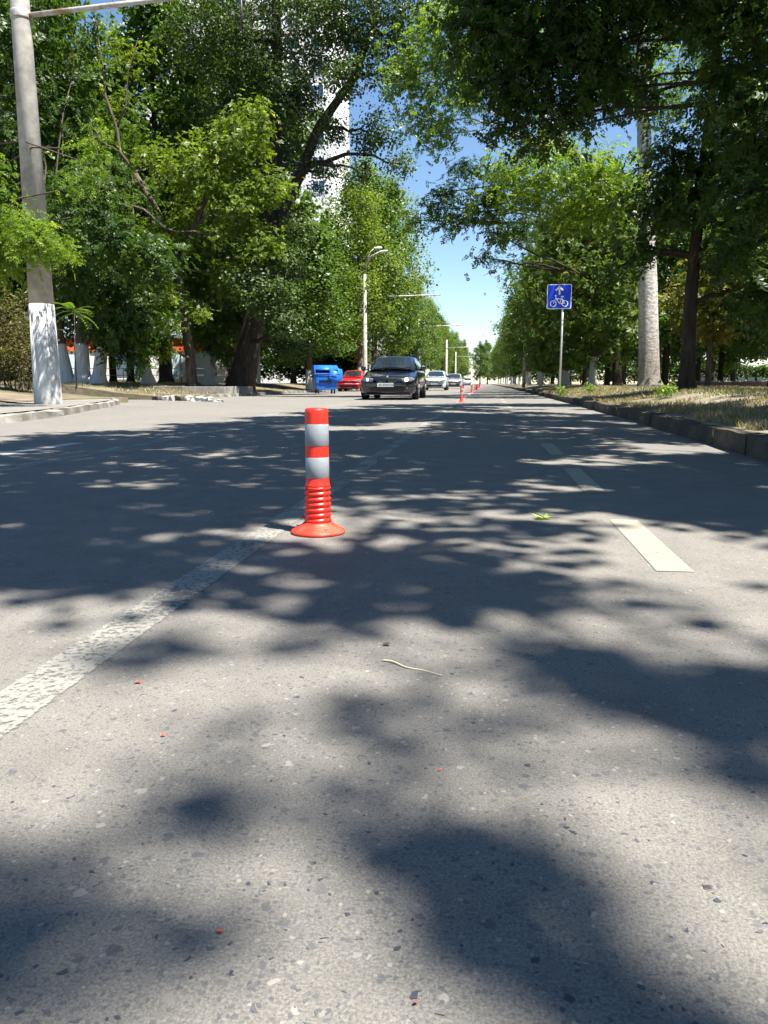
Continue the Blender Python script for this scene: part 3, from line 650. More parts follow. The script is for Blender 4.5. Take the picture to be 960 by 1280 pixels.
for (x, y, rx_, ry_, ti, n) in fore:
    p0, p1, p2, p3 = gnd(x - rx_, y), gnd(x + rx_, y), gnd(x, y - ry_), gnd(x, y + ry_)
    area = math.pi * math.dist(p0, p1) * math.dist(p2, p3) / 4
    for q in range(max(3, int(area * 330 * n / 20))):
        a = rng.uniform(0, 2 * math.pi); r = math.sqrt(rng.uniform(0, 1)); dx, dy = rx_ * r * math.cos(a), ry_ * r * math.sin(a)
        p = gnd(x + dx * math.cos(ti) - dy * math.sin(ti), y + dx * math.sin(ti) + dy * math.cos(ti)); cl_near.append(caster(p[0], p[1], rng.uniform(9.5, 12.5)))
cl_mid = []; cl_far = []
n_try = 8200; gx = rng.uniform(-6.2, 3.2, n_try); gy = rng.uniform(1.75, 19.5, n_try)
dens = .62 * vn2(gx, gy, .95, 3) + .38 * vn2(gx, gy, .42, 4)
for x, y, d in zip(gx, gy, dens):
    edge = np.interp(y, [1.7, 2.2, 3, 5, 7, 9, 12, 16, 19.5], [-1.4, -3.2, -4.2, -5.2, -4.5, -3.9, -3.3, -2.9, -2.6])
    if x < edge + .35 * math.sin(y * 3.1): continue
    thr = .42
    if x > -.72: thr = np.interp(y, [1.7, 2.4, 3.4, 3.9, 4.6, 6, 19], [.62, .56, .50, .36, .40, .40, .42])       # bike lane: sunny close by
    else: thr = np.interp(y, [1.7, 2.0, 2.4, 3.5, 5, 9, 19], [.58, .36, .26, .31, .28, .34, .36])
    if 16.2 < y < 18.6: thr += .12
    if d > thr and math.hypot(x + .66, y - 2.72) > .36:
        z = rng.uniform(6.8, 9.5) if y < 9 else rng.uniform(8, 11); (cl_mid if y < 10 else cl_far).append(caster(x, y, z))
for (x, y, rx_, ry_, k) in [(600, 560, 170, 13, 1), (540, 606, 110, 8, .9), (700, 592, 170, 11, 1), (570, 634, 110, 6, .8), (820, 628, 150, 9, 1), (500, 666, 75, 6, .8), (560, 690, 90, 8, .8), (470, 705, 70, 8, .8), (880, 600, 120, 8, .8), (520, 580, 70, 6, .8), (640, 665, 60, 4, .6)]:
    p0, p1, p2, p3 = gnd(x - rx_, y), gnd(x + rx_, y), gnd(x, y - ry_), gnd(x, y + ry_); area = math.pi * math.dist(p0, p1) * math.dist(p2, p3) / 4
    for q in range(max(4, int(area * 58 * k))):
        a = rng.uniform(0, 2 * math.pi); r = math.sqrt(rng.uniform(0, 1)); p = gnd(x + rx_ * r * math.cos(a), y + ry_ * r * math.sin(a))
        if math.hypot(p[0] + .66, p[1] - 2.72) > .3: cl_mid.append(caster(p[0], p[1], rng.uniform(7, 9)))
G = [B(925, 20, 60, 11, 44), B(820, -10, 50, 11.5, 30), B(735, 35, 62, 12, 54), B(668, 48, 52, 12, 46), B(612, 50, 36, 12.5, 26), B(935, 130, 52, 11, 46), B(765, 110, 36, 12, 22), B(705, 115, 48, 12.5, 40), B(648, 112, 36, 12.5, 26), B(605, 105, 24, 12.5, 12), B(632, 160, 20, 12.5, 9), B(690, 165, 24, 12.5, 10),
     B(945, 235, 44, 11, 28), B(920, 310, 30, 12, 14), B(600, 20, 34, 12.5, 26), B(760, -40, 90, 12, 70), B(900, -50, 90, 11, 70), B(640, -40, 50, 12.5, 30)]
tree('ash_tree', 'tree outside the right edge whose dark boughs fill the top right', 'shade trees right of the picture',
     [[(5.6, 10.6, .36, .24), (5.5, 10.5, 3.0, .2), (5.3, 10.3, 5.5, .16), (5.0, 10.0, 8.0, .1)]], G, 'leaf_dark', PINN, .20, 'bark_dark', 61, per=11, rc=.36, twigs=260, limb_r=.028)
def shade_tree(label, base, h, cl, seed, per, size, tm=WIDE, rc=.2, twigs=260):
    cl = np.array(cl); bl = []
    for i in rng.choice(len(cl), 9, replace=False): p = cl[i]; bl.append((p[0], p[1], p[2], .5, .5, .4, 3))
    st = [[(base[0], base[1], .36, .26), (base[0], base[1] + .1, 3, .21), (base[0] - .2, base[1], 6, .17), (base[0] - .3, base[1], h, .08)]]
    return tree('street_tree', label, 'shade trees right of the picture', st, bl, 'leaf_mid', tm, size, 'bark_dark', seed, per=per, rc=rc, flat=.8, twigs=twigs, limb_r=.02, cl=cl)
shade_tree('street tree behind the camera that throws soft shade on the near lane', (6.6, -3.4), 12, cl_near, 62, 4, .09, rc=.06, twigs=40)
shade_tree('street tree right of the camera that shades the lanes by the near post', (6.0, 2.2), 10, cl_mid, 63, 17, .13)
shade_tree('street tree ahead on the right that shades the cycle lane', (6.2, 8.0), 11, cl_far, 64, 16, .14)

VERGE_SHADE = [(9.8, 5.0), (9.4, 11.0), (9.6, 16.5)]
# --- repeating trees: five grown once, then copied one by one
def proto(seed, H, R, base, leaf, bark, tm, size, per, ncl, r0=.2, nb=16, lean=0.0, rc=.5):
    r = np.random.default_rng(seed); bl = []
    for i in range(nb):
        t = (i + .5) / nb; z = base + (H - base) * t; w = R * math.sin(math.pi * (.16 + .80 * t)) ** .8; a = i * 2.4 + r.uniform(-.4, .4); q = w * .62 * math.sqrt(r.uniform(.25, 1))
        bl.append((q * math.cos(a) + lean * t, q * math.sin(a), z, w * .52, w * .52, (H - base) * .11 + .25, ncl // nb))
    st = [[(0, 0, 0, r0), (lean * .1, 0, base * .8, r0 * .85), (lean * .4, .05, base + (H - base) * .4, r0 * .55), (lean * .8, 0, H * .9, r0 * .15)]]
    mb, V, t = crown_parts(st, bl, tm, size, seed, per=per, rc=rc, twigs=50, limb_r=.05)
    tm_ = mb.mesh('trunk'); tm_.materials.append(M[bark]); cm = npmesh('crown', V, quads(len(V)), t); cm.materials.append(M[leaf]); return tm_, cm
PR = {'round': proto(71, 11, 3.6, 2.6, 'leaf_mid', 'bark_lime', WIDE, .17, 26, 620),
      'oval': proto(72, 14, 3.2, 3.2, 'leaf_light', 'bark_lime', WIDE, .15, 26, 640),
      'chestnut': proto(73, 9.5, 3.7, 1.7, 'leaf_chestnut', 'bark_lime', PALM, .26, 10, 620),
      'dark': proto(74, 11, 3.8, 2.3, 'leaf_dark', 'bark_dark', WIDE, .18, 26, 640),
      'dry': proto(75, 5.2, 2.2, 2.1, 'leaf_dry', 'bark_mid', PALM, .22, 9, 260, r0=.12),
      'grove': proto(76, 16, 5.0, 2.6, 'leaf_mid', 'bark_dark', WIDE, .24, 30, 760, r0=.3)}
def gen(name, label, group, x, y, z, kind, s=1.0, sz=1.0, rz=None):
    o = empty(name, (x, y, z - .03), random.uniform(0, 6.28) if rz is None else rz, label, 'tree', group); o.scale = (s, s, s * sz)
    link('trunk', PR[kind][0], None, o); c = link('crown', PR[kind][1], None, o); c['kind'] = 'stuff'; return o
ORD = ['first', 'second', 'third', 'fourth', 'fifth', 'sixth', 'seventh', 'eighth', 'ninth', 'tenth', 'eleventh', 'twelfth', 'thirteenth', 'fourteenth', 'fifteenth', 'sixteenth', 'seventeenth', 'eighteenth', 'nineteenth', 'twentieth'] + ['twenty-' + w_ for w_ in ('first', 'second', 'third', 'fourth', 'fifth', 'sixth')]
random.seed(81)
rr = [(4.9, 37, 'chestnut', .95), (4.4, 44, 'chestnut', 1.0), (4.9, 52, 'chestnut', 1.1), (4.3, 61, 'round', .95), (4.8, 71, 'chestnut', 1.1), (4.5, 82, 'round', .95), (4.8, 94, 'chestnut', 1.15), (4.6, 108, 'round', 1.0), (4.6, 124, 'oval', .9), (4.6, 142, 'round', 1.05), (4.6, 164, 'oval', .95), (4.8, 190, 'round', 1.1), (5, 222, 'oval', 1.0), (5, 262, 'round', 1.2), (5, 310, 'oval', 1.2)]
for i, (x, y, k, s) in enumerate(rr):
    gen('street_tree', '%s tree down the right roadside row beyond the cycle sign' % ORD[i], 'right roadside row of trees', x, y, float(right_z(x, y)), k, s)
lr = [(-10.3, 45, 'round', 1.1), (-8.9, 55, 'oval', 1.05), (-9.0, 63, 'round', 1.45), (-8.7, 73, 'oval', 1.25), (-9.6, 83, 'dark', 1.05), (-9.8, 94, 'round', 1.1), (-9.6, 108, 'oval', .95), (-9.6, 122, 'round', 1.1), (-9.6, 138, 'oval', 1.0), (-9.6, 158, 'round', 1.15), (-9.6, 182, 'oval', 1.0), (-9.6, 212, 'round', 1.2), (-9.6, 250, 'oval', 1.1), (-9.4, 300, 'round', 1.3)]
for i, (x, y, k, s) in enumerate(lr):
    gen('street_tree', '%s tree down the left roadside row beyond the blue container' % ORD[i], 'left roadside row of trees', x, y, float(left_z(x, y)), k, s, .74 if i == 0 else 1.0)
# grove behind on the left
lb = [(-17, 40, 'grove', 1.2), (-21.5, 35, 'grove', 1.3), (-14, 45, 'grove', 1.2), (-26, 41, 'grove', 1.4), (-19, 40, 'dark', 1.0), (-24, 37, 'grove', .9), (-23, 46, 'dark', 1.1), (-29, 44, 'grove', .95), (-17.5, 52, 'dark', 1.05), (-31, 34, 'dark', 1.1), (-20, 60, 'grove', .9), (-15, 60, 'dark', 1.1), (-37, 48, 'grove', 1.1), (-16, 76, 'grove', .9), (-18, 95, 'grove', 1.0), (-26, 28, 'dark', .95), (-22, 31, 'round', .8)]
lb.sort(key=lambda q: q[0] / q[1])
for i, (x, y, k, s) in enumerate(lb):
    gen('grove_tree', '%s tree from the left in the shady grove behind the left pavement' % ORD[i], 'grove behind the left pavement', x, y, float(left_z(x, y)), k, s)
# park on the right
gen('small_tree', 'small forked tree with yellowing leaves in the park right of the dark trunk', None, *atY(884, 482, 34)[:2], .36, 'dry', 1.0, 1.0, 2.0)
pk = [(10.5, 48, 'dark', 1.0), (9.0, 41, 'dark', .85), (13.8, 40, 'dark', .9), (16.5, 46, 'dark', 1.05), (12.2, 58, 'grove', .8), (19.5, 55, 'dark', 1.1), (8.4, 56, 'dark', .95), (17, 66, 'grove', .85), (24, 62, 'grove', .9), (8.6, 70, 'dark', 1.05), (12, 80, 'grove', .9), (22, 80, 'grove', 1.0), (30, 75, 'grove', 1.0), (10, 96, 'grove', .9), (17, 100, 'grove', 1.0), (11.5, 33, 'dark', .8), (14.8, 52, 'dark', .9), (22, 47, 'dark', 1.1), (27, 90, 'grove', 1.1), (36, 90, 'grove', 1.1), (10.5, 26.5, 'dark', .8), (13, 24, 'dark', .85), (19, 36, 'dark', 1.0), (10, 120, 'grove', 1.0), (10, 150, 'grove', 1.1)]
pk.sort(key=lambda q: -q[0] / q[1])
for i, (x, y, k, s) in enumerate(pk):
    gen('park_tree', '%s dark park tree from the right edge, behind the right verge' % ORD[i], 'park trees behind the right verge', x, y, float(right_z(x, y)), k, s)
for i, (x, y) in enumerate(VERGE_SHADE):
    gen('park_tree', '%s of the park trees outside the right edge that shade the verge' % ORD[i], 'shade trees right of the picture', x, y, .36, 'dark', .85)
for i, (x, y, s) in enumerate([(-12, 400, 1.3), (-3, 420, 1.3), (1, 470, 1.5), (7, 430, 1.3), (14, 400, 1.3)]):
    gen('distant_tree', '%s hazy tree from the left closing the far end of the street' % ORD[i], 'trees at the far end of the street', x, y, 0, 'grove', s)

def hedge(label, x0, x1, y, z, h, d, n, leaf):
    o = empty('hedge', ((x0 + x1) / 2, y, z), 0, label, 'hedge'); w = (x1 - x0) / 2; cs = np.column_stack([rng.uniform(-w, w, n), rng.uniform(-d, d, n), rng.uniform(.1, 1, n) ** .7 * h])
    cs[:, 2] *= .75 + .35 * vn2(cs[:, 0], cs[:, 0] * 0, 2.2, 8); V, t, _ = foliage([(0, 0, h * .5, .5, .3, .4, 2)], WIDE, .3, 14, .5, cl=cs); c = link('foliage', npmesh('foliage', V, quads(len(V)), t), leaf, o); c['kind'] = 'stuff'
    sm = MB().tube([(0, 0, -.1), (.1, .1, h * .6)], [.03, .015], 4).mesh('stem'); sm.materials.append(M['bark_dark'])
    for i in range(int(w * 2 / 1.5)): q = link('stem', sm, None, o); q.location = (-w + i * 1.5 + random.uniform(-.4, .4), 0, 0)
hedge('dark overgrown hedge closing the park behind the right trunks', 5.5, 60, 112, .3, 3.2, 1.0, 2600, 'leaf_dark')
hedge('dark green bushes behind the blue container and red car', -24, -10.5, 68, .45, 3.4, 1.0, 1000, 'leaf_dark')
# --- dry grass on the right verge and litter of blades on the left
def blades(name, n, xf, zf, hh, label, cat, mat='straw'):
    P = xf(n); z = np.array([float(zf(a, b_)) for a, b_ in P]); base = np.column_stack([P, z - .01])
    h = hh * rng.uniform(.4, 1.3, len(P)); nrm = rng.normal(size=(len(P), 3)) * [1, 1, .3]
    lean = rng.normal(size=(len(P), 3)) * [.55, .55, 0]; a = rng.uniform(0, 6.28, len(P)); w = np.column_stack([np.cos(a), np.sin(a), np.zeros(len(P))]) * .004
    k = np.clip(1 + np.hypot(P[:, 0], P[:, 1]) / 16, 1, 5)[:, None]
    up = np.column_stack([lean[:, 0] * h, lean[:, 1] * h, h]); w = w * k
    V = np.stack([base - w, base + w, base + up * .6 + w * .7, base + up], 1).reshape(-1, 3)
    tn = np.clip(rng.normal(.5, .25, len(P)), 0, 1); gp = vn2(P[:, 0], P[:, 1], .9, 9); tn = np.where((gp > .66) & (rng.uniform(size=len(P)) < .5), .99, np.minimum(tn, .95))
    o = link(name, npmesh(name, V, quads(len(V)), np.repeat(tn, 4)), mat); tagit(o, label, cat, None, 'stuff'); return o
def vergepts(n):
    y = 4 + 42 * rng.uniform(0, 1, n) ** 1.5; d = .12 + 9 * rng.uniform(0, 1, n) ** 1.6; x = kx(y) + .12 + d
    keep = vn2(x, y, .7, 12) > .34 - .1 * (y > 15); return np.column_stack([x, y])[keep]
blades('dry_grass', 90000, vergepts, right_z, .075, 'thin dry straw-coloured grass on the right verge', 'grass')
def vergepts2(n):
    x = -10.4 - 9 * rng.uniform(0, 1, n) ** 1.3; y = 24.3 + 16 * rng.uniform(0, 1, n); keep = vn2(x, y, .8, 15) > .52; return np.column_stack([x, y])[keep]
blades('sparse_grass', 16000, vergepts2, left_z, .09, 'sparse grass on the bare ground beneath the left trees', 'grass')
# green weeds standing on the verge
for i, (px_, py_, Y) in enumerate([(738, 489, 25), (702, 490, 24.5), (832, 496, 15)]):
    p = atY(px_, py_, Y); z = float(right_z(p[0], Y)); o = empty('weed', (p[0], Y, z), 0, ['leafy green weed midway between the cycle sign and the pale poplar', 'leafy green weed at the foot of the cycle sign', 'small green weed left of the dark trunk'][i], 'weed')
    V, t, _ = foliage([(0, 0, .16, .16, .16, .14, 14)], LEAF, .09, 8, .1); MB().tube([(0, 0, -.02), (.01, 0, .2)], .006, 5).build('stem', 'bark_mid', o)
    c = link('foliage', npmesh('foliage', V, quads(len(V)), t), 'leaf_feather', o); c['kind'] = 'stuff'

# ================================================================== STREET FURNITURE
# --- orange flexible posts
def post_meshes(seg=48):
    d = {}
    prof = [(.094, 0), (.097, .003), (.097, .008), (.093, .012), (.078, .020), (.062, .029), (.053, .036), (.050, .040)]
    d['base'] = MB().lathe(prof, seg).mesh('base')
    n = 7; z0, z1 = .038, .172; prof = []
    for i in range(n * 8 + 1):
        t = i / (n * 8); ph = (t * n) % 1.0; rib = .5 - .5 * math.cos(2 * math.pi * ph); prof.append((rib, z0 + (z1 - z0) * t))
    def mod(r, z, a):
        t = (z - z0) / (z1 - z0); R = .0487 - .003 * t
        col = abs(((a + .75) / (math.pi / 2)) % 1.0 - .5) * 2          # four plain columns between the ribbed panels
        k = min(1, max(0, (1 - col) * 5)); return R - .0052 + .0060 * (r ** .7) * (1 if k >= 1 else k) + .0035 * (1 - k)
    d['ribbed_sleeve'] = MB().lathe(prof, seg * 2, mod=mod).mesh('ribbed_sleeve')
    d['tube'] = MB().lathe([(.0445, .168), (.0447, .173), (.0418, .179), (.0412, .200), (.0405, .440 - .02), (.0404, .430), (.0395, .4385), (.0365, .4425), (.030, .4435), (.026, .4425), (.012, .4420)], seg).mesh('tube')
    for nm, a, b_ in (('a', .199, .272), ('b', .312, .388)):
        d[nm] = MB().lathe([(.0416, a), (.0422, a + .001), (.0418, b_ - .001), (.0411, b_)], seg).mesh('reflective_band')
    d['bolt'] = MB().lathe([(.006, 0), (.006, .004), (.004, .006)], 6, smooth=False).mesh('bolt')
    for k, m_ in (('base', 'orange_dirty'), ('ribbed_sleeve', 'orange'), ('tube', 'orange'), ('a', 'reflective'), ('b', 'reflective'), ('bolt', 'bolt')): d[k].materials.append(M[m_])
    return d
PM = post_meshes()
def post(label, x, y, group='orange delineator posts'):
    o = empty('delineator_post', (x, y, 0.001), 0, label, 'traffic post', group)
    link('base', PM['base'], None, o); link('ribbed_sleeve', PM['ribbed_sleeve'], None, o); link('tube', PM['tube'], None, o)
    link('reflective_band', PM['a'], None, o); link('reflective_band', PM['b'], None, o)
    for a in (-1.0, 1.1, 3.2): q = link('bolt', PM['bolt'], None, o); q.location = (.074 * math.cos(a), .074 * math.sin(a), .0205); q.rotation_euler = (-.5 * math.sin(a) * -1, .5 * math.cos(a), 0)
    return o
post('large orange post with grey reflective bands, nearest to the camera', -.585, 2.66)
post('orange post second in the line, right of the black car', -.66, 21.9)
post('orange post third in the line, beyond the second', -.74, 43)
for i, y in enumerate((56, 64, 72, 80, 88, 97, 107, 118)): post('%s orange post in the distant line, counted from the camera' % ORD[i + 3], -.76, y)

# --- cycle lane sign
sx, sy = 2.50, 27.0; zb = float(right_z(sx, sy)); sg = empty('cycle_sign', (sx, sy, zb), -.03, 'blue square cycle lane sign with white arrow on a thin post', 'road sign')
MB().tube([(0, 0, -.2), (0, 0, 3.40)], .034, 14).build('post', 'steel', sg)
sgp = atY(699, 371, sy); cx_, cz = sgp[0] - sx, sgp[2] - zb; S = .80
def rrect(w, h, r, y, k=5):
    p = []
    for cx2, cz2, a0 in ((w / 2 - r, h / 2 - r, 0), (-w / 2 + r, h / 2 - r, 90), (-w / 2 + r, -h / 2 + r, 180), (w / 2 - r, -h / 2 + r, 270)):
        for i in range(k + 1): a = math.radians(a0 + 90 * i / k); p.append((cx2 + r * math.cos(a), y, cz2 + r * math.sin(a)))
    return p
def slab(pts, dy):
    n = len(pts); mb = MB(); mb.add(pts + [(x, y + dy, z) for x, y, z in pts], [tuple(range(n - 1, -1, -1)), tuple(range(n, 2 * n))] + [(i, (i + 1) % n, n + (i + 1) % n, n + i) for i in range(n)])
    bm = bmesh.new(); me = mb.mesh('x'); bm.from_mesh(me); bmesh.ops.recalc_face_normals(bm, faces=bm.faces[:]); bm.to_mesh(me); bm.free(); return me
pl = link('plate', slab(rrect(S, S, .06, 0), .012), 'sign_white', sg); pl.location = (cx_, -.055, cz)
q = link('blue_field', slab(rrect(S - .05, S - .05, .045, 0), .004), 'sign_blue', pl); q.location = (0, -.006, 0)
def flat(name, polys, parent):
    mb = MB()
    for p in polys: n = len(p); mb.add([(x, 0, z) for x, z in p], [tuple(range(n))])
    o = link(name, mb.mesh(name), 'sign_white', parent); o.location = (0, -.010, 0); return o
def bar(a, b_, w):
    dx, dz = b_[0] - a[0], b_[1] - a[1]; L = math.hypot(dx, dz); nx, nz = -dz / L * w / 2, dx / L * w / 2
    return [(a[0] + nx, a[1] + nz), (a[0] - nx, a[1] - nz), (b_[0] - nx, b_[1] - nz), (b_[0] + nx, b_[1] + nz)]
flat('arrow', [bar((0, .06), (0, .29), .052), bar((-.01, .325), (.125, .195), .055), bar((.01, .325), (-.125, .195), .055)], pl)
def ring(cx2, cz2, r, w, k=24):
    out = []
    for i in range(k):
        a, b_ = 2 * math.pi * i / k, 2 * math.pi * (i + 1) / k; out.append([(cx2 + (r - w) * math.cos(a), cz2 + (r - w) * math.sin(a)), (cx2 + (r - w) * math.cos(b_), cz2 + (r - w) * math.sin(b_)), (cx2 + r * math.cos(b_), cz2 + r * math.sin(b_)), (cx2 + r * math.cos(a), cz2 + r * math.sin(a))])
    return out
wl_, wr_ = (-.19, -.225), (.19, -.225)
flat('bicycle_symbol', ring(*wl_, .105, .026) + ring(*wr_, .105, .026) + [bar(wl_, (-.10, -.03), .026), bar((-.12, .03), (-.085, -.09), .026), bar((-.14, .035), (-.075, .035), .024), bar((-.09, -.075), (.085, -.075), .026), bar((-.085, -.09), (.015, -.225), .026), bar((.015, -.225), (.10, -.01), .026), bar((.015, -.225), wr_, .026), bar(wr_, (.085, -.07), .026), bar((.055, .0), (.14, .0), .028)], pl)
q = MB(); q.box((0, 0, .18), (.12, .012, .03)).box((0, 0, -.18), (.12, .012, .03)); o = q.build('bracket', 'steel', pl); o.location = (-cx_ * 1.0, .024, 0)

# --- concrete pole with arm
pp = gnd(60, 505, .12); pol = empty('concrete_pole', (pp[0] + .02, 14.5, .12), 0, 'tall concrete pole with whitewashed foot on the left pavement', 'pole')
ZW = 1.93
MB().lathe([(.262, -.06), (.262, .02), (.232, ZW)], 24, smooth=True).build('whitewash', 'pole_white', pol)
MB().lathe([(.228, ZW - .01), (.170, 7.0), (.150, 9.6)], 24).build('shaft', 'pole', pol)
for z in (7.02,): MB().lathe([(.182, z), (.186, z + .02), (.186, z + .12), (.181, z + .14)], 24).build('collar', 'pipe', pol)
for z, hh in ((3.56, .03), (3.40, .02), (4.35, .012)): MB().lathe([(.212 - .0125 * (z - 2.4), z), (.216 - .0125 * (z - 2.4), z + hh)], 20).build('wire_band', 'rust', pol)
MB().box((.02, -.205, 3.47), (.05, .03, .14)).build('clamp', 'rust', pol)
MB().tube([(.15, 0, 7.09), (1.6, 0, 7.16), (4.7, 0, 7.30)], [.045, .045, .040], 10).build('arm', 'pipe', pol)
MB().tube([(.1, 0, 9.3), (2.6, 0, 7.28)], .012, 6).build('stay_cable', 'cable', pol)
MB().tube([(4.2, 0, 7.26), (4.2, 0, 6.6)], .02, 6).build('hanger', 'dark_metal', pol)
def trolley_pole(label, x, y, hp, arm, za, r=.15):
    o = empty('trolley_pole', (x, y, 0), 0, label, 'pole', 'poles along the left lane')
    MB().lathe([(r * 1.15, -.05), (r, .3), (r * .62, hp)], 14).build('shaft', 'pole', o)
    MB().lathe([(r * .75, za - .1), (r * .75, za + .1)], 14).build('collar', 'pipe', o)
    MB().tube([(r * .4, 0, za), (arm, 0, za + .12)], .05, 8).build('arm', 'pipe', o)
    MB().tube([(r * .4, 0, hp - .15), (arm * .72, 0, za + .08)], .014, 6).build('stay_cable', 'cable', o); return o
trolley_pole('pole with its thin arm reaching out above the black car', -9.6, 60, 9.2, 6.1, 7.0)
trolley_pole('pale pole rising just right of the black car roof', -7.3, 85, 7.8, 4.6, 6.55, .22)
trolley_pole('smaller distant pole with two arms, third down the lane', -6.5, 130, 7.6, 4.4, 6.3, .2)
trolley_pole('smallest distant pole down the lane', -6.9, 180, 7.6, 4.4, 6.5, .2)
lp = empty('street_lamp', (-8.05, 52, 0), 0, 'street lamp with curved arm rising through the left trees', 'street lamp')
MB().lathe([(.17, -.05), (.15, .4), (.09, 7.6)], 14).build('shaft', 'pole', lp)
MB().tube([(0, 0, 7.55), (.08, 0, 8.2), (.45, -.1, 8.75), (1.0, -.2, 8.98)], [.05, .045, .04, .035], 8).build('arm', 'pipe', lp)
o = MB().lathe([(.02, -.30), (.10, -.24), (.13, 0), (.11, .22), (.03, .32)], 16).build('lamp_head', 'sign_white', lp); o.rotation_euler = (0, math.radians(83), 0); o.scale = (.55, 1, 1); o.location = (1.25, -.25, 9.0)
o = MB().lathe([(.02, -.30), (.10, -.24), (.13, 0), (.11, .22), (.03, .32)], 16).build('lamp_head', 'sign_white', lp); o.rotation_euler = (0, math.radians(83), .6); o.scale = (.55, 1, 1); o.location = (.80, .5, 9.35)
MB().tube([(.1, 0, 8.3), (.35, .25, 9.1), (.62, .4, 9.33)], .03, 8).build('arm', 'pipe', lp)
for x in (-4.35, -3.75):
    o = MB().tube([(x, -10, 6.6), (x, 14.5, 6.6), (x, 58, 6.7), (x, 85, 6.5), (x, 130, 6.4), (x, 180, 6.5), (x, 300, 6.5)], .008, 5).build('overhead_wire', 'cable')
    tagit(o, ['right', 'left'][x < -4] + ' one of two thin trolley wires above the left lane', 'wire', 'trolley wires')
# right-hand pole with a hanging board among the leaves
rp = empty('banner_pole', (2.95, 62, .3), 0, 'pale pole with a tall narrow board among leaves beyond the sign', 'pole')
MB().lathe([(.12, -.1), (.075, 7.2)], 12).build('shaft', 'pipe', rp)
MB().box((-.05, -.10, 5.55), (.30, .03, 2.3)).build('board', 'sign_white', rp); MB().box((.40, -.10, 6.7), (.85, .05, .16)).build('board_arm', 'sign_white', rp)
MB().tube([(0, 0, 4.0), (-1.7, 0, 4.15)], .03, 6).build('arm', 'pipe', rp)

# --- broken kerb stones and the concrete tree bed on the left
rs = random.Random(9); a, b_ = Vector((-10.5, 23.75, 0)), Vector((-7.55, 21.6, 0))
for i in range(8):
    t = (i + .5) / 8; p = a.lerp(b_, t); l = rs.uniform(.30, .42); w = rs.uniform(.2, .3); h = rs.uniform(.13, .20) * (1 - .45 * (i == 7))
    me = stone_mesh('broken_kerb', l, w, h, 'kerb_white' if i not in (0, 3) else 'kerb', 50 + i, .035); o = link('broken_kerb', me)
    o.location = (p.x, p.y, h / 2 - .035); o.rotation_euler = (rs.uniform(-.08, .08), rs.uniform(-.1, .1), rs.uniform(.5, 1.3))
    tagit(o, '%s chunk from the left in the row of broken pale kerb pieces' % ORD[i], 'kerb stone', 'broken kerb pieces')
bd = empty('concrete_tree_bed', (-12.2, 31.6, .1), .0, 'low concrete border round the foot of the leaning tree', 'tree bed')
for i, (c, d) in enumerate((((-.42, -2.1, .14), (1.62, .2, .36)), ((1.25, -2.1, .13), (1.68, .2, .34)), ((-1.15, -.2, .14), (.2, 3.4, .36)), ((2.0, -.2, .13), (.2, 3.4, .34)))):
    o = bevel(MB().box(c, d).build('border_slab', 'kerb_grey', bd), .012)
MB().box((.42, -.2, .1), (2.9, 3.5, .26)).build('soil_fill', 'soil', bd)

# --- blue refuse container
bn = empty('refuse_container', (-8.2, 39.4, 0), .42, 'battered blue wheeled refuse container with its domed lid askew', 'container')
def taper_box(name, x0, y0, x1, y1, z0, z1, mat, par, bev=.03):
    vs = [(-x0, -y0, z0), (x0, -y0, z0), (x0, y0, z0), (-x0, y0, z0), (-x1, -y1, z1), (x1, -y1, z1), (x1, y1, z1), (-x1, y1, z1)]
    return bevel(MB().add(vs, [(3, 2, 1, 0), (4, 5, 6, 7), (0, 1, 5, 4), (1, 2, 6, 5), (2, 3, 7, 6), (3, 0, 4, 7)]).build(name, mat, par), bev, 3)
bd_ = taper_box('body', .50, .40, .62, .50, .20, .98, 'bin_blue', bn)
taper_box('rim', .67, .54, .67, .54, .965, 1.02, 'bin_blue', bn, .012)
def dome(a0, a1, r, x0, x1, th=.025, k=16):
    mb = MB(); vs = []
    for rr_ in (r, r - th):
        for i in range(k + 1):
            a = a0 + (a1 - a0) * i / k
            for x in (x0, x1): vs.append((x, -rr_ * math.cos(a), rr_ * math.sin(a) * .88))
    n = 2 * (k + 1); fs = []
    for i in range(k): fs += [(2 * i, 2 * i + 1, 2 * i + 3, 2 * i + 2), (n + 2 * i + 2, n + 2 * i + 3, n + 2 * i + 1, n + 2 * i), (2 * i, 2 * i + 2, n + 2 * i + 2, n + 2 * i), (2 * i + 3, 2 * i + 1, n + 2 * i + 1, n + 2 * i + 3)]
    fs += [(1, 0, n, n + 1), (2 * k, 2 * k + 1, n + 2 * k + 1, n + 2 * k)]
    return mb.add(vs, fs, True)
o = dome(math.radians(24), math.radians(180), .50, -.60, .60).build('lid', 'bin_blue', bn); o.location = (0, 0, 1.0)
o = dome(math.radians(10), math.radians(100), .56, -.05, .66).build('lid_flap', 'bin_blue', bn); o.location = (.10, -.06, .93); o.rotation_euler = (.55, .22, .10)
MB().box((0, 0, 1.03), (1.1, .84, .03)).build('opening', 'bin_dark', bn)
